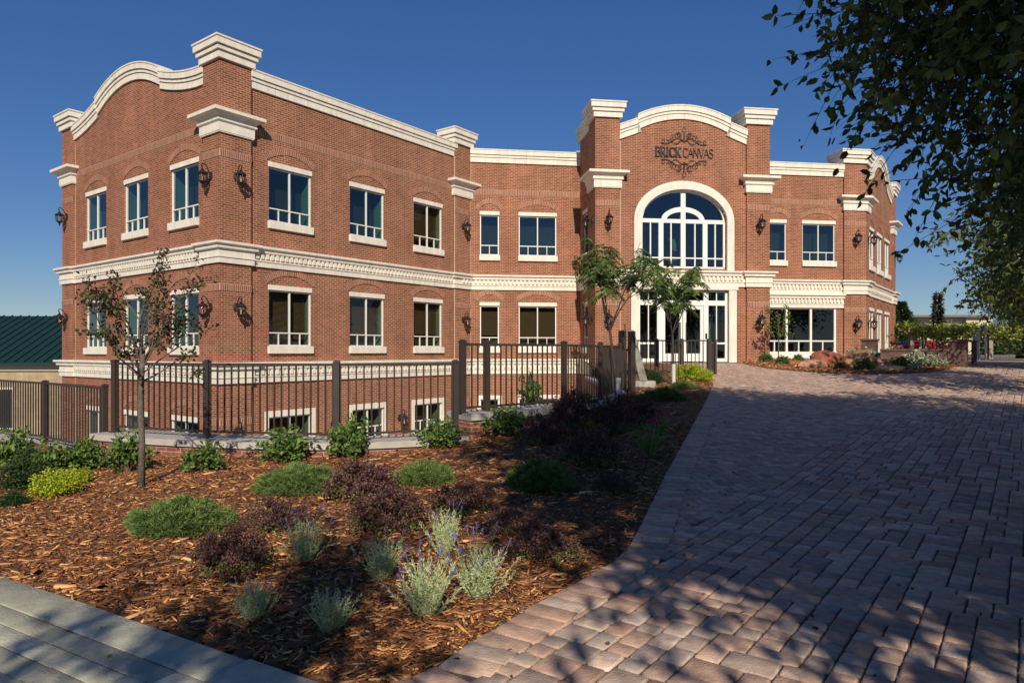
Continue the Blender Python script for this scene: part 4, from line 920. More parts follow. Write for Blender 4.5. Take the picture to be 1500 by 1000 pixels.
# ---- mounded pines: unit mesh of width 1
def mk_pine():
    t = thing('mounded_pine', 'x', 'shrub', group='mounded dwarf pines in the bark bed')
    P, d = ball(1900, .46, .43, .36, .70); P[:, 2] = np.abs(P[:, 2]); lump = 1+.10*np.sin(P[:, :1]*13+1)*np.cos(P[:, 1:2]*12)+.09*np.sin(P[:, :1]*27+P[:, 1:2]*22)+rng.normal(0, .035, (len(P), 1)); P = P*lump; kk = np.sin(P[:, 0]*21+2)*np.sin(P[:, 1]*19)*np.cos(P[:, 2]*17) < .42; P, d = P[kk], d[kk]; d[:, 2] = np.abs(d[:, 2])+.25
    n = 15; PP = np.repeat(P, n, 0); dd = unit(np.repeat(unit(d), n, 0)+rng.normal(0, .5, (len(PP), 3))); g = rng.uniform(0, 1, (len(P), 1)); cb = np.array([(.07, .12, .03)])*(1-g)+np.array([(.30, .40, .12)])*g
    V, F, C = leafarrays(PP, dd, rng.uniform(.055, .10, len(PP)), .0075, np.repeat(cb, n, 0)); npmesh('needles', V, F, LEAFM, t, C)
    s0 = np.zeros((90, 3)); s0[:, 2] = .02; e, _ = ball(90, .44, .42, .34, .5); e[:, 2] = np.abs(e[:, 2]); V, F, C = twigs(s0, e, .01); npmesh('stems', V, F, BARK, t)
    return t
pines = [(238, 792, 142, 'mounded green pine with bare twigs at its base, nearest to the grey plank walk'), (424, 727, 122, 'wide mounded green pine behind the purple bushes, middle left of the bed'), (616, 714, 93, 'round mounded green pine standing in sun right of the purple bushes'), (795, 721, 110, 'dark mounded pine in the shade at the middle of the bed'), (978, 588, 56, 'small dark mounded pine in the shade below the yellow shrubs'), (1005, 571, 40, 'smallest mounded pine just in front of the yellow shrubs by the entrance')]
base = None
for px, py, w, lb in pines:
    p, s_ = place(px, py, w); p = (p[0], p[1]+s_*.4, p[2]-.01)
    if base is None: base = mk_pine(); base.location = p; base.scale = (s_*1.08, s_, s_*.98); base['label'] = lb
    else: copyt(base, p, random.uniform(0, 6), lb, (s_*1.05, s_, s_*random.uniform(.9, 1.05)))
for t_ in [o for o in COL.objects if o.name.startswith('mounded_pine')]: t_.scale[2] *= .86
# ---- purple barberry
def mk_barberry(n=120, up=.0):
    t = thing('purple_barberry', 'x', 'shrub', group='purple leaved barberry bushes')
    e, d = ball(n, .5, .45, .5, .55); e[:, 2] = np.abs(e[:, 2])*.9+.06; s0 = rng.normal(0, .05, (n, 3)); s0[:, 2] = 0
    mid = s0*.3+e*.6; mid[:, 2] += .08; V1 = twigs(s0, mid, .006); V2 = twigs(mid, e, .004); a = joinarr([V1, V2]); npmesh('stems', a[0], a[1], TWIG, t)
    k = 34; u = rng.uniform(.15, 1.08, (n, k, 1)); P = (mid[:, None]*(1-u)+e[:, None]*u).reshape(-1, 3)+rng.normal(0, .022, (n*k, 3)); P[:, 2] = np.maximum(P[:, 2], .01)
    pal = np.array([(.14, .055, .06), (.20, .08, .075), (.11, .05, .06), (.27, .13, .11), (.17, .15, .06), (.09, .04, .045)]); ci = rng.integers(0, 6, len(P)); Cc = pal[ci].copy(); low = (P[:, 2] < .16) & (rng.uniform(0, 1, len(P)) < .5); Cc[low] = (.20, .24, .06)
    V, F, C = leafarrays(P, rng.normal(size=P.shape)+np.array([[0, 0, .5]]), rng.uniform(.022, .04, len(P)), .02, Cc); npmesh('leaves', V, F, LEAF, t, C); return t
barb = [(395, 788, 105, 'purple barberry in front of the middle left mounded pine', 1), (318, 852, 140, 'purple barberry nearest to the plank walk, behind the leftmost lavender', 1), (520, 742, 130, 'purple barberry between the two sunlit mounded pines', 1), (560, 790, 150, 'large purple barberry with yellow green lower leaves in the middle of the bed', .9), (668, 760, 110, 'purple barberry in front of the round sunlit pine', .8), (745, 790, 100, 'purple barberry at the edge of the sunlit area right of the upper lavender', .8), (800, 832, 120, 'pinkish barberry half in sun next to the paving edge', .9),
        (838, 640, 85, 'tall dark purple bush in the shade by the fence corner', 1.7), (905, 640, 90, 'tall dark purple bush in the shade below the feathery tree', 1.5), (872, 690, 110, 'wide dark purple bush in the deep shade above the dark pine', 1.1), (940, 622, 70, 'dark purple bush in the shade next to the pink lilies', 1.2), (800, 655, 80, 'dark purple bush just right of the step in the planter wall', 1.2), (902, 725, 70, 'low dark bush in front of the shaded purple bushes', .8)]
base = None
for px, py, w, lb, h in barb:
    p, s_ = place(px, py, w); p = (p[0], p[1]+s_*.35, p[2])
    if base is None: base = mk_barberry(); base.location = p; base.scale = (s_*1.1, s_, s_*h); base['label'] = lb
    else: copyt(base, p, random.uniform(0, 6), lb, (s_*1.1, s_, s_*h*random.uniform(.95, 1.05)))
# ---- lavender
def mk_lav(n=78, fl=16, seed=0):
    t = thing('lavender', 'x', 'lavender', group='silver green lavender plants')
    s0 = rng.normal(0, .07, (n, 3)); s0[:, 2] = 0; d = unit(np.stack([s0[:, 0]*7+rng.normal(0, .22, n), s0[:, 1]*7+rng.normal(0, .22, n), np.full(n, 1.7)], 1)); L = rng.uniform(.55, 1.12, n)
    e = s0+d*L[:, None]; e[:, 2] = np.abs(e[:, 2]); V, F, C = twigs(s0, e, .006); npmesh('stems', V, F, mat('lav_stem', (.33, .35, .2), .8), t)
    k = 34; u = rng.uniform(.12, 1.0, (n, k, 1)); P = (s0[:, None]*(1-u)+e[:, None]*u).reshape(-1, 3); dd = np.repeat(d, k, 0)*.9+rng.normal(0, .45, P.shape); g = rng.uniform(0, 1, (len(P), 1))
    V, F, C = leafarrays(P, dd, rng.uniform(.06, .11, len(P)), .017, np.array([(.44, .54, .24)])*(1-g)+np.array([(.74, .78, .46)])*g, cjit=.15); npmesh('leaves', V, F, LEAFM, t, C)
    i = rng.integers(0, n, fl); a = e[i]; b = a+unit(d[i]+rng.normal(0, .15, (fl, 3)))*rng.uniform(.18, .38, (fl, 1)); V, F, C = twigs(a, b, .004); npmesh('flower_stalks', V, F, mat('lav_stem', (.33, .35, .2)), t)
    k = 26; u = rng.uniform(.55, 1.0, (fl, k, 1)); P = (a[:, None]*(1-u)+b[:, None]*u).reshape(-1, 3)+rng.normal(0, .007, (fl*k, 3)); V, F, C = leafarrays(P, rng.normal(size=P.shape), .026, .017, (.23, .17, .50)); npmesh('flowers', V, F, LEAFM, t, C); return t
lav = [(372, 912, 78, 'lavender nearest to the plank walk, sprawling left', .8), (448, 825, 70, 'lavender with purple spikes between the barberries and the sunlit centre', 1.05), (483, 932, 82, 'bushy lavender nearest to the bottom corner of the bed', .9), (560, 852, 72, 'lavender behind the largest clump, upper left of it', 1.0), (622, 906, 100, 'largest lavender clump with many purple flowers in front', 1.0), (652, 815, 62, 'pale upright lavender standing alone behind the others', 1.25), (700, 880, 96, 'lavender half in shadow closest to the paving edge', 1.0)]
bases = []
for i, (px, py, w, lb, h) in enumerate(lav):
    p, s_ = place(px, py, w*.72)
    if i < 2: t = mk_lav(fl=(12, 26)[i]); bases.append(t); t.location = p; t.scale = (s_*1.1, s_*1.1, s_*h*1.15); t['label'] = lb
    else: copyt(bases[1 if i in (4, 6) else 0], p, random.uniform(0, 6), lb, (s_*1.1, s_*1.1, s_*h*1.15))
# ---- broad leaved shrubs along the wall
def mk_shrub(nm, lab, grp, n, k, leaf, wd, pal, hh=.75, stem=TWIG, m=None, rr=.45):
    t = thing(nm, 'x', lab, group=grp); e, d = ball(n, .5, .45, hh, rr); e[:, 2] = np.abs(e[:, 2])+.05; s0 = rng.normal(0, .035, (n, 3)); s0[:, 2] = 0; mid = e*.45; mid[:, 2] += .12*hh
    a = joinarr([twigs(s0, mid, .009), twigs(mid, e, .006)]); npmesh('stems', a[0], a[1], stem, t)
    u = rng.uniform(-.1, 1.05, (n, k, 1)); P = (mid[:, None]*(1-u)+e[:, None]*u).reshape(-1, 3)+rng.normal(0, .04, (n*k, 3)); P[:, 2] = np.maximum(P[:, 2], .02); pal = np.array(pal)
    V, F, C = leafarrays(P, rng.normal(size=P.shape)+np.array([[0, 0, .1]]), rng.uniform(.7, 1.2, len(P))*leaf, wd, pal[rng.integers(0, len(pal), len(P))]); npmesh('leaves', V, F, m or LEAF, t, C); return t
GRN = [(.10, .19, .035), (.16, .26, .05), (.07, .13, .03), (.21, .30, .07)]
ros = [(22, 690, 90, 'leafy green shrub at the left edge above the dark low bushes', 1.0), (78, 694, 80, 'leafy green shrub below the leftmost fence post', .85), (125, 690, 70, 'leafy green shrub just left of the young tree, against the wall', 1.0), (186, 692, 74, 'leafy green shrub immediately left of the young tree trunk', 1.2), (302, 690, 82, 'small open green shrub against brick, right of the young tree', .75), (418, 676, 92, 'leafy green shrub below the first basement window of the wing', .8), (527, 663, 78, 'bright leafy shrub in front of the second fence post', 1.1), (648, 652, 76, 'leafy green shrub left of the tall fence post', .8), (742, 636, 84, 'shaded leafy shrub at the step in the planter wall', .75)]
base = None
for px, py, w, lb, h in ros:
    p, s_ = place(px, py, w)
    p = (p[0], min(p[1], float(np.interp(p[0], wx, wy))-.28), p[2])
    if base is None: base = mk_shrub('leafy_shrub', 'shrub', 'leafy shrubs along the planter wall', 42, 15, .10, .055, GRN); base.location = p; base.scale = (s_, s_, s_*h); base['label'] = lb
    else: copyt(base, p, random.uniform(0, 6), lb, (s_, s_, s_*h))
for k in ((760, 622, 46, 'bright green sapling shrub behind the fence in a patch of sun', 1.6),):
    p = (.35, 13.4, .5); copyt(base, p, 1.3, k[3], (.62, .6, .95))
CHA = [(.52, .58, .03), (.66, .70, .05), (.42, .50, .03), (.30, .40, .03)]
cha = [(62, 733, 78, 'bright chartreuse bush at left in full sun', .72), (104, 712, 44, 'small chartreuse bush right of the bigger one at left', .75), (1000, 556, 34, 'yellow green bush behind the small pine near the entrance', .9), (1018, 557, 36, 'yellow green bush in the middle of the group by the entrance fence', 1.0), (1036, 560, 34, 'yellow green bush at the corner of the bed next to the paving', .8)]
base = None
for px, py, w, lb, h in cha:
    p, s_ = place(px, py, w); p = (p[0], p[1]+s_*.35, p[2])
    if base is None: base = mk_shrub('chartreuse_shrub', 'shrub', 'chartreuse bushes', 170, 26, .05, .03, CHA, .75, rr=.6); base.location = p; base.scale = (s_, s_, s_*h); base['label'] = lb
    else: copyt(base, p, random.uniform(0, 6), lb, (s_, s_, s_*h))
DKG = [(.04, .09, .02), (.06, .12, .025), (.03, .065, .018)]
base = None
for px, py, w, lb, h in [(18, 722, 86, 'dark green bush at the left edge of the picture', .8), (30, 700, 70, 'dark green bush behind the chartreuse bush at left', .9), (112, 690, 66, 'dark green bush right behind the small chartreuse bush', .9), (8, 745, 50, 'low green bush cut by the left edge beside the chartreuse bush', .7), (960, 562, 40, 'dark low bush under the second feathery tree', .7), (930, 600, 44, 'dark low bush under the first feathery tree', .7), (860, 608, 50, 'dark leafy bush in the shade behind the fence posts', .9)]:
    p, s_ = place(px, py, w); p = (p[0], p[1]+s_*.3, p[2])
    if base is None: base = mk_shrub('dark_shrub', 'shrub', 'dark green low bushes', 150, 26, .05, .03, DKG, .7, rr=.6); base.location = p; base.scale = (s_, s_, s_*h); base['label'] = lb
    else: copyt(base, p, random.uniform(0, 6), lb, (s_, s_, s_*h))
# ---- daylilies
def mk_lily():
    t = thing('daylily', 'x', 'flower', group='grassy daylily clumps'); n = 46; P = rng.normal(0, .05, (n, 3)); P[:, 2] = 0; d = unit(np.stack([rng.normal(0, .38, n), rng.normal(0, .38, n), np.ones(n)], 1))
    parts = []
    V1 = leafarrays(P, d, rng.uniform(.45, .75, n), .035, (.14, .26, .05)); parts.append(V1); e = V1[0].reshape(-1, 6, 3)[:, 3]; parts.append(leafarrays(e, d*np.array([[1.6, 1.6, .1]]), .3, .03, (.17, .28, .06))); a = joinarr(parts); npmesh('blades', a[0], a[1], LEAF, t, a[2])
    s0 = P[:7]; e = s0+np.stack([rng.normal(0, .15, 7), rng.normal(0, .15, 7), rng.uniform(.8, 1.0, 7)], 1); V, F, C = twigs(s0, e, .008); npmesh('stalks', V, F, mat('lav_stem', (.33, .35, .2)), t)
    PP = np.repeat(e[:4], 9, 0); V, F, C = leafarrays(PP, rng.normal(size=PP.shape)+[[0, 0, .4]], .11, .05, (.42, .06, .14)); npmesh('petals', V, F, LEAF, t, C); return t
p, s_ = place(952, 668, 45); base = mk_lily(); base.location = p; base.scale = (s_*1.2,)*3; base['label'] = 'daylily clump with pink flowers in the shaded bed near the paving edge'
for px, py, w, lb in ((968, 640, 30, 'grassy daylily clump just behind the pink flowering one'), (1008, 556, 18, 'small grassy daylily clump in front of the entrance fence')):
    p, s_ = place(px, py, w); copyt(base, p, 2, lb, (s_*1.2,)*3)
# ---- branching skeleton
def grow(p, d, L, r, depth, segs, tips, spread=.55, up=.12, kids=3, shrink=.72):
    p = np.array(p, float); d = np.array(d, float)/np.linalg.norm(d); path = [p]; rr = [r]; n = 4
    for i in range(n):
        d = d+np.array([random.gauss(0, .10), random.gauss(0, .10), random.gauss(0, .08)+up*.3]); d /= np.linalg.norm(d); p = p+d*L/n; path.append(p); rr.append(r*(1-.45*(i+1)/n))
    segs.append((path, rr)); 
    if depth == 0: tips.append((path, d)); return
    for k in range(kids):
        q = path[random.choice((2, 3, 4)) if k else 4]; nd = d+np.array([random.gauss(0, spread), random.gauss(0, spread), random.gauss(0, spread*.6)+up]); grow(q, nd, L*shrink*random.uniform(.8, 1.15), rr[-1]*.8, depth-1, segs, tips, spread, up, kids, shrink)
# ---- young tree at left
p = gp(207, 712); YT = thing('young_tree', 'young thin tree with sparse reddish green leaves in front of the long fence', 'tree', p)
segs = []; tips = []; mb = MB(); mb.tube([(0, 0, -.05), (0.01, 0, .5), (-.01, 0, 1.0), (.0, .01, 1.35), (.015, .01, 1.62)], [.045, .036, .033, .031, .028], 9)
for k in range(13):
    a = k*2.4; z = 1.25+.03*k; el = random.uniform(.55, 1.2) if k > 2 else .35; grow((0, 0.01, z), (cos(a), sin(a)*.9, el*1.3), random.uniform(.5, .72) if k > 2 else .55, .012, 2, segs, tips, .55, .12, 3, .66)
grow((.0, .01, 1.6), (0, 0, 1), .75, .02, 2, segs, tips, .45, .2, 3, .6)
for path, rr in segs: mb.tube(path, rr, 5, caps=False)
mb.build('trunk', BARK, YT, smooth=True)
P = []; 
for path, d in tips:
    for _ in range(14): i = random.randint(0, 3); u = random.random(); P.append(path[i]*(1-u)+path[i+1]*u+np.array([random.gauss(0, .03) for _ in range(3)]))
P = np.array(P); pal = np.array([(.06, .085, .028), (.10, .06, .03), (.04, .055, .022), (.13, .15, .04), (.08, .04, .025)]); V, F, C = leafarrays(P, rng.normal(size=P.shape)+[[0, 0, -.2]], rng.uniform(.035, .065, len(P)), .03, pal[rng.integers(0, 5, len(P))]); npmesh('leaves', V, F, LEAF, YT, C)
# thin branches of a neighbour reaching in at far left
# ---- feathery silk trees
def mk_silk(loc, label, th, top, rad, nf, lean, seed):
    random.seed(seed); t = thing('silk_tree', label, 'tree', loc); mb = MB(); z1 = top*.50; fork = np.array((lean*z1, 0, z1)); mb.tube([(0, 0, -.05), (lean*z1*.5+.02, 0, z1*.5), fork], [.04, .032, .028], 8); segs = []; tips = []
    for k in range(5):
        a = k*1.26+.4; grow(fork, (cos(a)*.6, sin(a)*.6, 1.2), rad*.80, .02, 1, segs, tips, .5, .2, 3, .75)
    for path, rr in segs: mb.tube(path, rr, 6, caps=False)
    mb.build('trunk', BARKD, t, smooth=True)
    mb = MB(); mb.tube([(0.02, -.06, -.05), (.02, -.05, .55)], .055, 8); mb.build('trunk_guard', mat('white_guard', (.6, .6, .56), .6), t)
    mb = MB(); mb.tube([(.18, .05, -.05), (.18, .05, z1*1.1)], .014, 6); mb.build('stake', BARKD, t)
    st = []; en_ = []; LP_ = []; LD = []
    for f in range(nf):
        path, d = random.choice(tips); u = random.random(); i = random.randint(1, 3); b = path[i]*(1-u)+path[i+1]*u; a = random.uniform(0, 2*pi); dr = np.array((cos(a), sin(a), random.uniform(-.1, .5))); L = random.uniform(.38, .62); q = b
        pts = []
        for k in range(7): pts.append(q); q = q+dr/np.linalg.norm(dr)*L/6; dr = dr+np.array((0, 0, -.30))
        for k in range(6): st.append(pts[k]); en_.append(pts[k+1])
        for k in range(1, 7):
            w_ = unit(np.cross((pts[k]-pts[k-1])[None], np.array([[0, 0, 1.0]])))[0]
            for sg in (-1, 1):
                for s2 in range(4):
                    c = pts[k]*(1-s2/4)+pts[k-1]*(s2/4)
                    LP_.append(c); LD.append(w_*sg+(pts[k]-pts[k-1])/L*2.5+np.array((0, 0, -.35)))
    V, F, C = twigs(st, en_, .005); npmesh('leaf_stalks', V, F, mat('stalk_green', (.2, .25, .08)), t)
    LP_ = np.array(LP_); V, F, C = leafarrays(LP_, np.array(LD)+rng.normal(0, .12, (len(LD), 3)), rng.uniform(.10, .16, len(LP_)), .020, np.array([(.12, .19, .045)])*rng.uniform(.5, 1.9, (len(LP_), 1))); npmesh('leaves', V, F, LEAF, t, C); return t
p = gp(904, 590); mk_silk(p, 'dark feathery leaved tree with a slanting trunk left of the entrance', 0, 3.15, 1.45, 112, -.10, 3)
p = gp(985, 562); mk_silk(p, 'feathery leaved small tree on a straight stake in front of the entrance doors', 0, 2.75, 1.5, 118, .0, 9)
random.seed(21)
# ---- big crab apple overhanging at right, and its neighbours that shade the paving
def mk_bigtree(loc, label, blobs, nclust, leafL, trunkr, seed, limbs=30, grp=None, nm='crab_apple_tree', fruit=True, kleaf=13, lcol=None, bark=BARKD, origin_z=None):
    random.seed(seed); r_ = np.random.default_rng(seed); t = thing(nm, label, 'tree', loc, group=grp); L0 = np.array((loc[0], loc[1], loc[2]))
    cs = [np.array(b[:3])-L0 for b in blobs]; vol = np.array([b[3]*b[4]*b[5] for b in blobs]); vol = vol/vol.sum(); which = r_.choice(len(blobs), nclust, p=vol); R = np.array([b[3:6] for b in blobs])
    d = unit(r_.normal(size=(nclust, 3))); rad = (.45**3+(1-.45**3)*r_.uniform(0, 1, (nclust, 1)))**(1/3)*r_.uniform(.86, 1.07, (nclust, 1)); cen = np.array(cs)[which]; P = cen+d*rad*R[which]
    keep = np.sin(P[:, 0]*2.1+seed)*np.sin(P[:, 1]*1.9+2)*np.sin(P[:, 2]*2.3+1) > -.38; P, d = P[keep], d[keep]; n = len(P)
    tw = unit(d*.8+r_.normal(0, .55, (n, 3))+np.array([[0, 0, -.25]])); TL = r_.uniform(4.5, 8, (n, 1))*leafL; E_ = P+tw*TL; A = P-tw*TL*.5
    mid_ = (A+E_)/2+r_.normal(0, .03, (n, 3)); a = joinarr([twigs(A, mid_, .06*leafL), twigs(mid_, E_, .04*leafL)])
    mb = MB(); f0 = cs[0]*np.array((.35, .35, .0))+np.array((0, 0, max(1.5, (cs[0][2]-blobs[0][5])*.9))); mb.tube([(0, 0, -.2), f0*.5, f0], [trunkr*1.25, trunkr, trunkr*.85], 10)
    for k in range(limbs):
        q = P[r_.integers(0, n)]*.93+cen.mean(0)*.07; m1 = f0*.5+q*.5+np.array((0, 0, .25))+r_.normal(0, .25, 3); m0 = f0*.75+q*.25+r_.normal(0, .12, 3); mb.tube([f0, m0, m1, q], [trunkr*.5, trunkr*.32, trunkr*.18, trunkr*.05], 6, caps=False)
    mb.build('trunk', bark, t, smooth=True); npmesh('twigs', a[0], a[1], bark, t)
    u = r_.uniform(0, 1.05, (n, kleaf, 1)); LPp = (A[:, None]*(1-u)+E_[:, None]*u).reshape(-1, 3); ld = np.repeat(tw, kleaf, 0)*.5+r_.normal(0, .6, (n*kleaf, 3))+np.array([[0, 0, -.35]])
    pal = np.array(lcol or [(.075, .115, .035), (.10, .145, .045), (.06, .09, .03), (.12, .17, .05)]); C0_ = pal[r_.integers(0, len(pal), n*kleaf)]
    V, F, C = leafarrays(LPp, ld, r_.uniform(.75, 1.2, n*kleaf)*leafL, leafL*.5, C0_); npmesh('crown', V, F, LEAF, t, C)
    if fruit:
        q = E_[r_.integers(0, n, 500)]+r_.normal(0, .02, (500, 3)); V = []; F = []
        o8 = np.array([(1, 0, 0), (0, 1, 0), (-1, 0, 0), (0, -1, 0)])*.012
        for i, c in enumerate(q):
            b0 = len(V); V += [c+(0, 0, .013)]; 
            for zz, s_ in ((.006, .85), (-.006, .85)):
                for k in range(6): V.append(c+(.012*s_*cos(k*1.047), .012*s_*sin(k*1.047), zz))
            V.append(c-(0, 0, .013)); 
            for k in range(6): j = (k+1) % 6; F += [(b0, b0+1+k, b0+1+j, b0+1+j), (b0+1+k, b0+7+k, b0+7+j, b0+1+j), (b0+7+k, b0+13, b0+13, b0+7+j)]
        me = bpy.data.meshes.new('fruit'); me.from_pydata([tuple(map(float, v)) for v in V], [], [tuple(dict.fromkeys(f)) for f in F]); me.materials.append(mat('crab_apple', (.35, .33, .10), .4)); link(bpy.data.objects.new('fruit', me), t)
    return t
#@@TUNE_TREES
CRL = [(.09, .14, .035), (.12, .18, .045), (.07, .10, .03), (.18, .24, .06)]
mk_bigtree((6.6, 3.6, .1), 'large dark leafy tree overhanging the upper right of the picture', [(5.65, 4.5, 5.2, 3.3, 3.5, 2.85), (4.4, 2.2, 6.2, 2.6, 2.6, 2.2), (5.3, 2.6, 6.8, 2.6, 2.6, 1.7), (4.15, 5.4, 4.3, 1.15, 1.2, 1.0)], 8800, .102, .17, 5, limbs=46, lcol=CRL)
mk_bigtree((3.2, -4.2, 0), 'broad shade tree standing close behind the viewer', [(4.9, -3.2, 7.25, 4.15, 2.4, 2.85)], 3500, .19, .2, 66, limbs=20, fruit=False, kleaf=13)
mk_bigtree((6.6, -4.6, 0), 'shade tree standing behind the viewer at right', [(6.6, -3.5, 5.4, 2.9, 2.6, 2.6), (7.4, -7.6, 7.0, 2.8, 2.4, 2.0)], 1500, .19, .2, 6, limbs=20, fruit=False, kleaf=13)
mk_bigtree((11.0, 2.6, .1), 'shade tree beside the overhanging one, outside the right edge', [(10.4, 2.4, 4.7, 3.0, 3.0, 2.5)], 900, .18, .2, 16, limbs=16, fruit=False, kleaf=13)
mk_bigtree((9.6, 8.6, .15), 'dark leafy tree behind the overhanging one, filling the right edge', [(9.0, 8.6, 3.7, 2.7, 2.3, 1.35)], 1300, .10, .15, 26, limbs=24, fruit=False, kleaf=13, lcol=CRL)
mk_bigtree((-.7, -5.0, 0), 'slender unseen tree added behind the viewer at left, its crown shaped to cast shadow bands', [(-.45, -4.9, 5.6, .30, .4, .8), (-1.0, -4.9, 5.1, .17, .25, .65), (-1.65, -4.9, 5.1, .14, .2, .6)], 200, .13, .07, 8, limbs=10, fruit=False, kleaf=10)  # added out of view; leaf clumps shaped to cast shadow bands on the bed
row = mk_bigtree((13.5, 15.5, float(H(13.5, 15.5))), 'nearest of the trees in the row along the right side of the paving', [(13.2, 15.3, 4.2, 2.8, 2.8, 2.0), (13.7, 16.0, 4.9, 2.0, 2.0, 1.1)], 950, .15, .13, 12, limbs=18, grp='row of trees along the right side of the paving', nm='street_tree', fruit=False, lcol=[(.09, .13, .03), (.13, .17, .04), (.06, .09, .025), (.17, .20, .05)])
for x, y, lb, s_ in ((18.3, 22.5, 'second tree of the row along the right side of the paving', 1.0), (24.2, 30.5, 'third tree of the row along the right side of the paving', 1.05), (31.0, 40.0, 'fourth tree of the row along the right side of the paving', 1.05), (39, 51, 'fifth tree of the row along the right side, far down the path', 1.1), (50, 65, 'farthest tree of the row at the end of the path', 1.1)):
    copyt(row, (x, y, float(H(x, y))), random.uniform(0, 6), lb, (s_,)*3)
# ================================================================== RIGHT ISLAND BED, LOW WALLS, PERGOLA, FAR THINGS
isl = [gp(*p)[:2] for p in ((1085, 533), (1110, 538.5), (1170, 545), (1250, 549), (1330, 548), (1375, 545), (1398, 540))]
isl = smoothline(isl); back = [RC+dW*.2+nW*.0, M0+dM*17.3+nM*.02, FM.p(12.6, .02, 0)[:2]]
mb = MB(); nI = len(isl); pts = [np.array(q) for q in isl]+[np.array(gp(1398, 534)[:2]), np.array(gp(1310, 530)[:2])]+[np.array(b) for b in back]
c = sum(pts)/len(pts)
ri = []
for k, (f, z) in enumerate(((1.0, .0), (.96, .05), (.7, .07), (.0, .07))): ri.append([mb.vert((c[0]+(q[0]-c[0])*f, c[1]+(q[1]-c[1])*f, float(H(*(c+(q-c)*f)))+z-(.03 if k == 0 else 0))) for q in pts])
for a, b in zip(ri, ri[1:]):
    for i in range(len(pts)): j = (i+1) % len(pts); mb.f.append([a[i], a[j], b[j], b[i]])
tag(mb.build('island_mulch', MUL, smooth=True), kind='structure')
bm_ = np.array([pt for pt in pts]); q_ = rng.uniform(bm_.min(0), bm_.max(0), (16000, 2))
def inpoly(Q, P):
    c = np.zeros(len(Q), bool)
    for a, b in zip(P, np.roll(P, -1, 0)):
        k = ((a[1] > Q[:, 1]) != (b[1] > Q[:, 1])) & (Q[:, 0] < (b[0]-a[0])*(Q[:, 1]-a[1])/((b[1]-a[1]) or 1e-9)+a[0]); c ^= k
    return c
q_ = q_[inpoly(q_, bm_)]
P = np.stack([q_[:, 0], q_[:, 1], H(q_[:, 0], q_[:, 1])+.05+rng.uniform(0, .03, len(q_))], 1); dr_ = rng.normal(size=P.shape)*[1, 1, .25]
V, F, C = leafarrays(P, dr_, rng.uniform(.08, .2, len(P)), .03, np.array([(.28, .13, .06), (.14, .06, .03), (.36, .2, .1), (.2, .09, .045)])[rng.integers(0, 4, len(P))]); tag(npmesh('island_bark', V, F, MATS['bark_chip'], C=C), 'shredded bark mulch in the island bed below the shop window', 'mulch', kind='stuff')
def ip(px, py): x, y, z = gp(px, py); return (x, y, z+.08)
def boulder(px, py, w, h, col, lb, seed):
    p = gp(px, py); s_ = 1.15*w*p[1]/FP_; hh = 1.35*h*p[1]/FP_; r_ = np.random.default_rng(seed); mb = MB(); t_ = thing('boulder', lb, 'boulder', (p[0], p[1], p[2]), group='boulders in the island bed'); bm = __import__('bmesh').new(); __import__('bmesh').ops.create_icosphere(bm, subdivisions=4, radius=1)
    pl_ = [(unit(r_.normal(size=(1, 3)))[0], r_.uniform(.55, .85)) for _ in range(11)]
    for v in bm.verts:
        q = np.array(v.co)
        for n, dd in pl_:
            k = q@n
            if k > dd: q = q-n*(k-dd)*.92
        q = q*(1+.03*sin(q[0]*9+seed)+.02*sin(q[2]*21)); v.co = (q[0]*s_/2/.8, q[1]*s_*.35/.8, (q[2]+.45)*hh*.72)
    me = bpy.data.meshes.new('rock'); bm.to_mesh(me); bm.free(); me.materials.append(mat('rock%d' % seed, col, .9, .35, 5, bump=.9, bscale=14, col2=(col[0]*1.3, col[1]*.8, col[2]*.6))); link(bpy.data.objects.new('rock', me), t_)
boulder(1216, 540, 42, 22, (.27, .11, .07), 'dark red boulder below the shop window', 3); boulder(1257, 541, 46, 24, (.40, .26, .14), 'layered tan boulder, largest in the island bed', 4); boulder(1190, 541, 34, 10, (.42, .30, .22), 'flat pinkish rock at the left end of the island bed', 5); boulder(1302, 545, 40, 9, (.48, .36, .22), 'flat sandy rock near the front of the island bed', 6); boulder(1285, 540, 26, 12, (.36, .22, .18), 'small pinkish rock right of the tan boulder', 7)
base = None; PG = [(.12, .20, .05), (.18, .26, .07), (.08, .14, .035)]
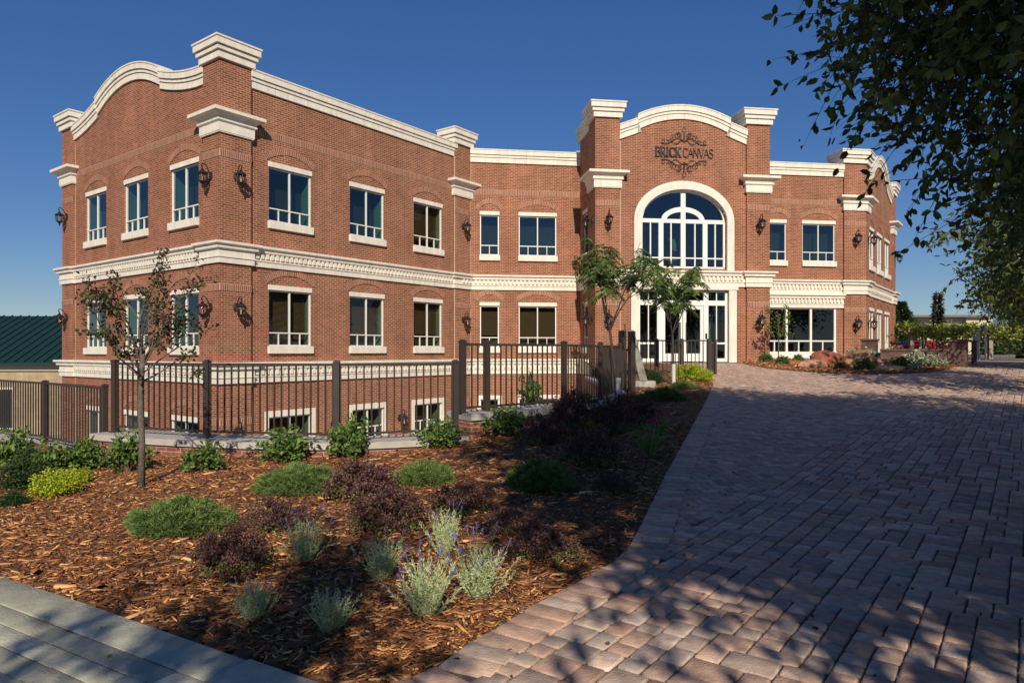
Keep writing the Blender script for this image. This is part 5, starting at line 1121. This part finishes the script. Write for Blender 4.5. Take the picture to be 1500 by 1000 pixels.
for i, (px, py, w, h, lb, k) in enumerate([(1102, 528, 26, .7, 'low green plant at the foot of the right entrance pilaster', 0), (1125, 533, 24, .8, 'low green plant between the purple and green saplings', 0), (1150, 536, 26, .7, 'green plant at the left corner of the shop window', 0), (1172, 531, 18, .8, 'small green plant under the middle of the shop window', 0), (1235, 544, 18, .9, 'bright green plant in front of the red boulder', 0), (1270, 545, 30, .9, 'bright green plant in front of the layered boulder', 0), (1322, 543, 34, .8, 'bright green plant at the front right of the island bed', 0), (1345, 545, 26, .6, 'low grey green plant near the right tip of the island bed', 1), (1280, 533, 36, .8, 'silvery flowering shrub behind the layered boulder', 1), (1305, 532, 32, .9, 'silvery flowering shrub in front of the brick pier', 1), (1255, 529, 28, .8, 'silvery shrub right of the shop window', 1), (1345, 538, 38, .9, 'white flowering shrub in front of the low brick wall', 1), (1368, 540, 30, .9, 'white flowering shrub at the right end of the low brick wall', 1), (1385, 541, 24, .7, 'grey green shrub at the right tip of the island bed', 1)]):
    p, s_ = place(px, py, w); p = (p[0], p[1]+.2, p[2]+.08)
    if i == 0: base = mk_shrub('bed_plant', 'plant', 'plants in the island bed', 60, 14, .13, .07, PG, .7); t = base
    elif i == 7: base2 = mk_shrub('silver_shrub', 'shrub', 'silvery shrubs in the island bed', 70, 14, .11, .06, [(.38, .45, .27), (.52, .56, .38), (.20, .30, .11), (.65, .66, .52)], .7); t = base2
    else: copyt(base2 if k else base, p, random.uniform(0, 6), lb, (s_, s_, s_*h)); continue
    t.location = p; t.scale = (s_, s_, s_*h); t['label'] = lb
# two saplings by the pilaster
for px, py, top, rad, pal, lb, nm in ((1140, 532, 455, 20, [(.14, .22, .04), (.2, .28, .06), (.1, .16, .03)], 'small green sapling beside the shop window', 'sapling'), (1104, 528, 480, 17, [(.055, .022, .03), (.08, .03, .035)], 'dark purple leaved sapling against the brick pilaster', 'purple_sapling')):
    p = gp(px, py); s_ = p[1]/FP_; Hh = (py-top)*s_; r = rad*s_; t = thing(nm, lb, 'tree', (p[0], p[1]+.0, p[2])); mb = MB(); mb.tube([(0, 0, 0), (.02, 0, Hh*.5), (0, 0, Hh*.95)], [.025, .02, .008], 6); segs = []; tips = []
    for k in range(11): a = k*2.4; grow((0, 0, Hh*(.35+.05*k)), (cos(a), sin(a), .8), r*.8, .008, 1, segs, tips, .5, .1, 2, .6)
    for path, rr in segs: mb.tube(path, rr, 4, caps=False)
    mb.build('trunk', BARK, t); P = np.array([tp[0][random.randint(1, 4)]+np.array([random.gauss(0, .06) for _ in range(3)]) for tp in tips for _ in range(16)]); pal = np.array(pal); V, F, C = leafarrays(P, rng.normal(size=P.shape), .09, .055, pal[rng.integers(0, len(pal), len(P))]); npmesh('leaves', V, F, LEAF, t, C)
# low brown brick walls and piers
def pier(px, py, w, top, lb, capd=.04, m=None):
    p = gp(px, py); s_ = p[1]/FP_; sz = w*s_*.8; h = (py-top)*s_; t = thing('brick_pier', lb, 'pier', p, group='brown brick piers'); a = radians(53-0); mb = MB(); mb.box((p[0], p[1]+sz*.5, p[2]+h/2-.1), sz, sz, h+.1, a); mb.build('pier', m or BRD, t, org=p, uv=True); mb = MB(); mb.box((p[0], p[1]+sz*.5, p[2]+h-.02), sz+.1, sz+.1, .08, a); mb.build('pier_cap', BRD, t, org=p, uv=True, bevel=.01)
pier(1279, 531, 24, 497, 'low wide brown brick pier standing in front of the right end face'); pier(1318, 531, 17, 501, 'reddish brick pier right of the building end', m=BRP); pier(1411, 537.5, 30, 498, 'big dark brown brick pier at the right end of the low wall'); pier(1429, 534, 8, 499, 'narrow brick pier at the gate post')
a = np.array(gp(1290, 534)[:2]); b = np.array(gp(1397, 537)[:2]); z = float(H(*a)); d = (b-a)/np.linalg.norm(b-a); n = np.array((d[1], -d[0])); WT = thing('low_brick_wall', 'low brown brick garden wall between the piers behind the island bed', 'wall', (a[0], a[1], z)); og = (a[0], a[1], z)
Fw = Face(a, d, n); L = np.linalg.norm(b-a); mb = MB(); fbox(mb, Fw, 0, L, -.3, 0, z-.4, z+.52); mb.build('wall_body', BRD, WT, org=og, uv=True); mb = MB(); fbox(mb, Fw, -.02, L+.02, -.34, .04, z+.52, z+.60); mb.build('wall_cap', BRD, WT, org=og, uv=True)
# grille fence behind the low wall
fa = gp(1348, 527); fb = gp(1398, 527); fence('low black railing behind the low brown brick wall', [(fa[0], fa[1]), ((fa[0]+fb[0])/2, (fa[1]+fb[1])/2), (fb[0], fb[1])], fa[2], fa[2]+1.0, fa[2]+.95)
# red car parked beyond the wall
cp = (1339-CX)/FP_*44; RCAR = thing('red_car', 'red car parked behind the low brick wall, only its upper half showing', 'car', (cp, 44, 1.16-.35), radians(8)); CP = [(-2.1, .35), (-2.15, .75), (-1.9, .92), (-1.1, 1.0), (-.55, 1.42), (.75, 1.45), (1.45, 1.05), (2.05, .98), (2.15, .7), (2.1, .35)]
CARM = mat('car_red', (.45, .015, .015), .25, spec=.6); mb = MB(); lft = [mb.vert((x, -.85 if z < 1.1 else -.68, z)) for x, z in CP]; rgt = [mb.vert((x, .85 if z < 1.1 else .68, z)) for x, z in CP]
for i in range(len(CP)): j = (i+1) % len(CP); mb.f.append([lft[i], lft[j], rgt[j], rgt[i]])
mb.f.append(lft[::-1]); mb.f.append(rgt); mb.build('body', CARM, RCAR, bevel=.04)
mb = MB(); mb.hexa([(-.95, -.80, 1.04), (1.2, -.80, 1.08), (1.2, .80, 1.08), (-.95, .80, 1.04)], [(-.5, -.70, 1.37), (.7, -.70, 1.40), (.7, .70, 1.40), (-.5, .70, 1.37)]); mb.build('side_glass', mat('car_glass', (.02, .025, .03), .08), RCAR)
mb = MB(); mb.hexa([(-1.12, -.66, 1.03), (-1.10, .66, 1.03), (-.55, .62, 1.43), (-.57, -.62, 1.43)], [(-1.14, -.66, 1.05), (-1.12, .66, 1.05), (-.57, .62, 1.45), (-.59, -.62, 1.45)]); mb.build('windscreen', mat('car_glass', (.02, .025, .03), .08), RCAR)
for x in (-1.35, 1.35):
    for y in (-.80, .80):
        mb = MB(); mb.tube([(x, y-.1, .33), (x, y+.1, .33)], .33, 18); w_ = mb.build('wheel', mat('tyre', (.02, .02, .02), .8), RCAR); mb = MB(); mb.tube([(x, y-.115, .33), (x, y+.115, .33)], .2, 12); mb.build('rim', ZINC, w_)
# pergola with vines
pc = np.array(((1375-CX)/FP_*40, 40.0)); PR = thing('pergola', 'timber pergola covered with yellow green vines beyond the low wall', 'pergola', (pc[0], pc[1], 1.1)); PO = (pc[0], pc[1], 1.1); WOOD = mat('grey_wood', (.30, .23, .16), .85, .2, 10)
for i, (x, y) in enumerate(((-2.4, -1.4), (0, -1.4), (2.0, -1.4), (-2.4, 1.4), (0, 1.4), (2.0, 1.4))): mb = MB(); mb.box((pc[0]+x, pc[1]+y, 2.0), .22, .22, 1.9); mb.build('post', WOOD, PR, org=PO)
for y in (-1.5, 1.5): mb = MB(); mb.box((pc[0]-.1, pc[1]+y, 2.98), 6.2, .10, .22); mb.build('beam', WOOD, PR, org=PO)
for i in range(14): mb = MB(); mb.box((pc[0]-2.9+i*.43, pc[1], 3.16), .06, 4.2, .15); mb.build('rafter', WOOD, PR, org=PO)
VN = thing('vine', 'yellow green vine spreading over the pergola roof', 'vine', PO); n = 4200
P = np.stack([rng.uniform(-3.2, 3.4, n), rng.uniform(-2.2, 2.2, n), 2.2+rng.normal(0, .13, n)+.2*np.sin(rng.uniform(0, 6, n))], 1); P[:, 2] += .14*np.sin(P[:, 0]*2.2)+.1*np.sin(P[:, 1]*3+P[:, 0]*4)-.12; P2_ = np.stack([rng.normal(-.0, .3, 700), rng.normal(-1.4, .3, 700), rng.uniform(.2, 2.2, 700)], 1); P3_ = np.stack([rng.uniform(2.8, 3.6, 500), rng.uniform(-2, 1, 500), rng.uniform(1.4, 2.2, 500)], 1); P = np.concatenate([P, P2_[:300], P3_])
pal = np.array([(.30, .36, .04), (.22, .30, .04), (.40, .44, .06), (.12, .19, .03)]); V, F, C = leafarrays(P, rng.normal(size=P.shape), rng.uniform(.12, .22, len(P)), .13, pal[rng.integers(0, 4, len(P))]); npmesh('foliage', V, F, LEAF, VN, C)
mb = MB(); mb.tube([(0, -1.5, -.1), (.1, -1.5, 1.0), (-.05, -1.4, 2.1)], [.12, .09, .06], 7); mb.build('stem', BARK, VN)
PR.scale = (1, 1, .84); VN.scale = (1, 1, .80)
# far pale building
fc = np.array(((1390-CX)/FP_*95, 95.0)); FB = thing('office_building', 'long pale beige office building far behind the pergola', 'building', (fc[0], fc[1], 1)); FO = (fc[0], fc[1], 1); BEI = mat('beige_stucco', (.50, .44, .32), .9)
mb = MB(); mb.box((fc[0]+.5, fc[1]+4, 3.6), 11.0, 8, 5.2); mb.build('wall', BEI, FB, org=FO); mb = MB(); mb.box((fc[0]+3.8, fc[1]+3.5, 3.5), 3.6, 8.2, 5.6); mb.build('wall', mat('beige_light', (.56, .50, .36), .9), FB, org=FO)
mb = MB(); mb.box((fc[0]-.6, fc[1]+3.4, 6.35), 11.2, 9.4, .28); mb.build('roof', mat('far_roof', (.17, .15, .14), .8), FB, org=FO); mb = MB(); mb.box((fc[0]-1.2, fc[1]+3.4, 5.3), 9.0, 8.8, .2); mb.build('ledge', mat('far_roof', (.17, .15, .14)), FB, org=FO)
for i in range(7): mb = MB(); mb.box((fc[0]-4.2+i*1.15, fc[1]-.02, 4.4), .7, .1, .9); mb.build('window', mat('car_glass', (.02, .025, .03)), FB, org=FO)
# pines
def conifer(px, d, top, w, lb, nm, pal, n=5000, dense=True):
    x = (px-CX)/FP_*d; Hh = (HY-top)/FP_*d+EYE-1.1; r = w*d/FP_/2; t = thing(nm, lb, 'tree', (x, d, 1.1)); mb = MB(); mb.tube([(0, 0, -.1), (0, 0, Hh*.97)], [.12, .02], 7); mb.build('trunk', BARKD, t)
    z = rng.uniform(.08, 1, n); a = rng.uniform(0, 2*pi, n)
    if dense: lobes = .75+.25*np.sin(a*3+z*14); rr = r*(1-z**2.2*.85)*lobes*rng.uniform(.35, 1, n)
    else: lobes = .5+.5*(np.sin(z*38+a) > -.1); rr = r*(1-z)*lobes*rng.uniform(.1, 1, n)+.05
    P = np.stack([rr*np.cos(a), rr*np.sin(a), z*Hh], 1); dd = np.stack([np.cos(a), np.sin(a), np.full(n, .2)], 1)+rng.normal(0, .4, (n, 3)); pal = np.array(pal); V, F, C = leafarrays(P, dd, rng.uniform(.2, .4, n), .1, pal[rng.integers(0, len(pal), n)]); npmesh('crown', V, F, LEAFM, t, C)
conifer(1320, 62, 443, 56, 'dark bushy pine rising beside the right end of the building', 'pine_tree', [(.035, .07, .02), (.055, .10, .028), (.025, .05, .018)])
conifer(1374, 44, 430, 24, 'slender dark conifer with a bent tip rising through the pergola', 'slender_conifer', [(.05, .045, .03), (.04, .05, .03)], 800, False)
# dense greenery and hedge at the far right
base = None
for x, y, s_, lb in ((62, 88, 4.0, 'rounded dark hedge at the far end of the path'), (69, 93, 4.6, 'rounded dark hedge right of the far end of the path'), (57, 82, 3.2, 'rounded dark hedge left of the far end of the path'), (30.6, 40.5, 1.6, 'green bush at the right edge beside the path'), (25.4, 46, 1.9, 'green bush under the left part of the pergola'), (30, 50, 1.7, 'dark bush behind the pergola')):
    if base is None: base = mk_shrub('hedge_bush', 'bush', 'dark bushes along the far path', 300, 22, .10, .07, [(.05, .08, .02), (.08, .12, .03), (.03, .05, .018)], .6, rr=.7); base.location = (x, y, 1); base.scale = (s_,)*3; base['label'] = lb
    else: copyt(base, (x, y, 1), random.uniform(0, 6), lb, (s_,)*3)
# grey mesh gate leaf and frame at the path
q = gp(1450, 527); qx, qy = q[0], q[1]; GG = thing('mesh_gate', 'open grey metal gate leaf with galvanised posts at the right end of the wall', 'gate', q); d_ = (qx, qy)
mb = MB(); mb.box((qx-.55, qy, q[2]+.75), .08, .08, 1.6); mb.box((qx+.25, qy+1.6, q[2]+.65), .06, .06, 1.3); mb.box((qx-.55, qy-.5, q[2]+.85), .07, .07, 1.8); mb.build('gate_frame', ZINC, GG, org=q)
mb = MB()
for k in range(26): u = k/25; mb.box((qx-.45+.7*u, qy+.1+1.4*u, q[2]+.65), .02, .02, 1.15)
for z_ in (.1, .65, 1.2): mb.hexa([(qx-.45, qy+.1, q[2]+z_), (qx+.25, qy+1.5, q[2]+z_), (qx+.25, qy+1.52, q[2]+z_), (qx-.45, qy+.12, q[2]+z_)], [(qx-.45, qy+.1, q[2]+z_+.04), (qx+.25, qy+1.5, q[2]+z_+.04), (qx+.25, qy+1.52, q[2]+z_+.04), (qx-.45, qy+.12, q[2]+z_+.04)])
mb.build('gate_leaf', ZINC, GG, org=q)
# green roofed building at far left
gx = -37.0; GB = thing('green_roofed_building', 'tan block building with a dark green standing seam metal roof behind the fence at left', 'building', (gx, 34, -2.6)); GO = (gx, 34, -2.6)
o = np.array(((-330-CX)/FP_*34, 33.4)); du = D(86); nu = D(176); FGB = Face(o, du, nu)
mb = MB(); fbox(mb, FGB, 0, 24, -16, 0, -2.6, 1.0); mb.build('wall', BRT, GB, org=GO, uv=True)
TRM = mat('beige_trim', (.50, .43, .32), .8); mb = MB(); fbox(mb, FGB, -.2, 24.2, -.02, .12, .62, .98); mb.build('fascia', TRM, GB, org=GO)
GRF = mat('green_metal', (.012, .042, .034), .42, .08, 2, metal=.2, spec=.5)
mb = MB(); ze, zr, dp = 1.02, 3.6, 5.4; mb.quad(FGB.p(-.6, .5, ze), FGB.p(24.0, .5, ze), FGB.p(24.0, -dp, zr), FGB.p(-.6, -dp, zr)); mb.quad(FGB.p(-.6, -dp, zr), FGB.p(24.0, -dp, zr), FGB.p(24.0, -2*dp-.5, ze), FGB.p(-.6, -2*dp-.5, ze)); mb.quad(FGB.p(-.6, .5, ze), FGB.p(24.0, .5, ze), FGB.p(24.0, .5, ze-.12), FGB.p(-.6, .5, ze-.12))
rf = mb.build('roof', GRF, GB, org=GO); mb = MB(); t = -.5
while t < 23.8: mb.hexa([FGB.p(t, .5, ze), FGB.p(t+.04, .5, ze), FGB.p(t+.04, -dp, zr), FGB.p(t, -dp, zr)], [FGB.p(t, .5, ze+.06), FGB.p(t+.04, .5, ze+.06), FGB.p(t+.04, -dp, zr+.06), FGB.p(t, -dp, zr+.06)]); t += .46
mb.build('roof_seams', GRF, rf, org=GO)
for t in (10.2, 14.6, 19.0): mb = MB(); fbox(mb, FGB, t, t+1.5, -.1, .05, -2.3, -.2); w_ = mb.build('window', WHITE, GB, org=GO); mb = MB(); fbox(mb, FGB, t+.08, t+1.42, -.05, .06, -2.2, -.3); mb.build('pane', mat('car_glass', (.02, .025, .03)), w_, org=GO)

# fallen leaves and strayed bark on the paving and walk
n = 520; Y = rng.uniform(3.2, 14, n); X = rng.uniform(-.75, .75, n)*Y; P = np.stack([X, Y], 1); k = side(BORD, P) > 0; k &= (rng.uniform(0, 1, n) < np.exp(-side(BORD, P)*.9)+.12); e_ = (P-E0)@en; k |= (e_ > 0) & (rng.uniform(0, 1, n) < .25); P = P[k]; n = len(P)
P = np.stack([P[:, 0], P[:, 1], H(P[:, 0], P[:, 1])+.024], 1); V, F, C = leafarrays(P, rng.normal(size=(n, 3))*[1, 1, .12], rng.uniform(.02, .05, n), .02, np.array([(.16, .08, .035), (.3, .2, .06), (.1, .06, .03)])[rng.integers(0, 3, n)]); tag(npmesh('leaf_litter', V, F, LEAFM, C=C), 'scattered fallen leaves and bark crumbs on the paving and plank walk', 'leaf litter', kind='stuff')
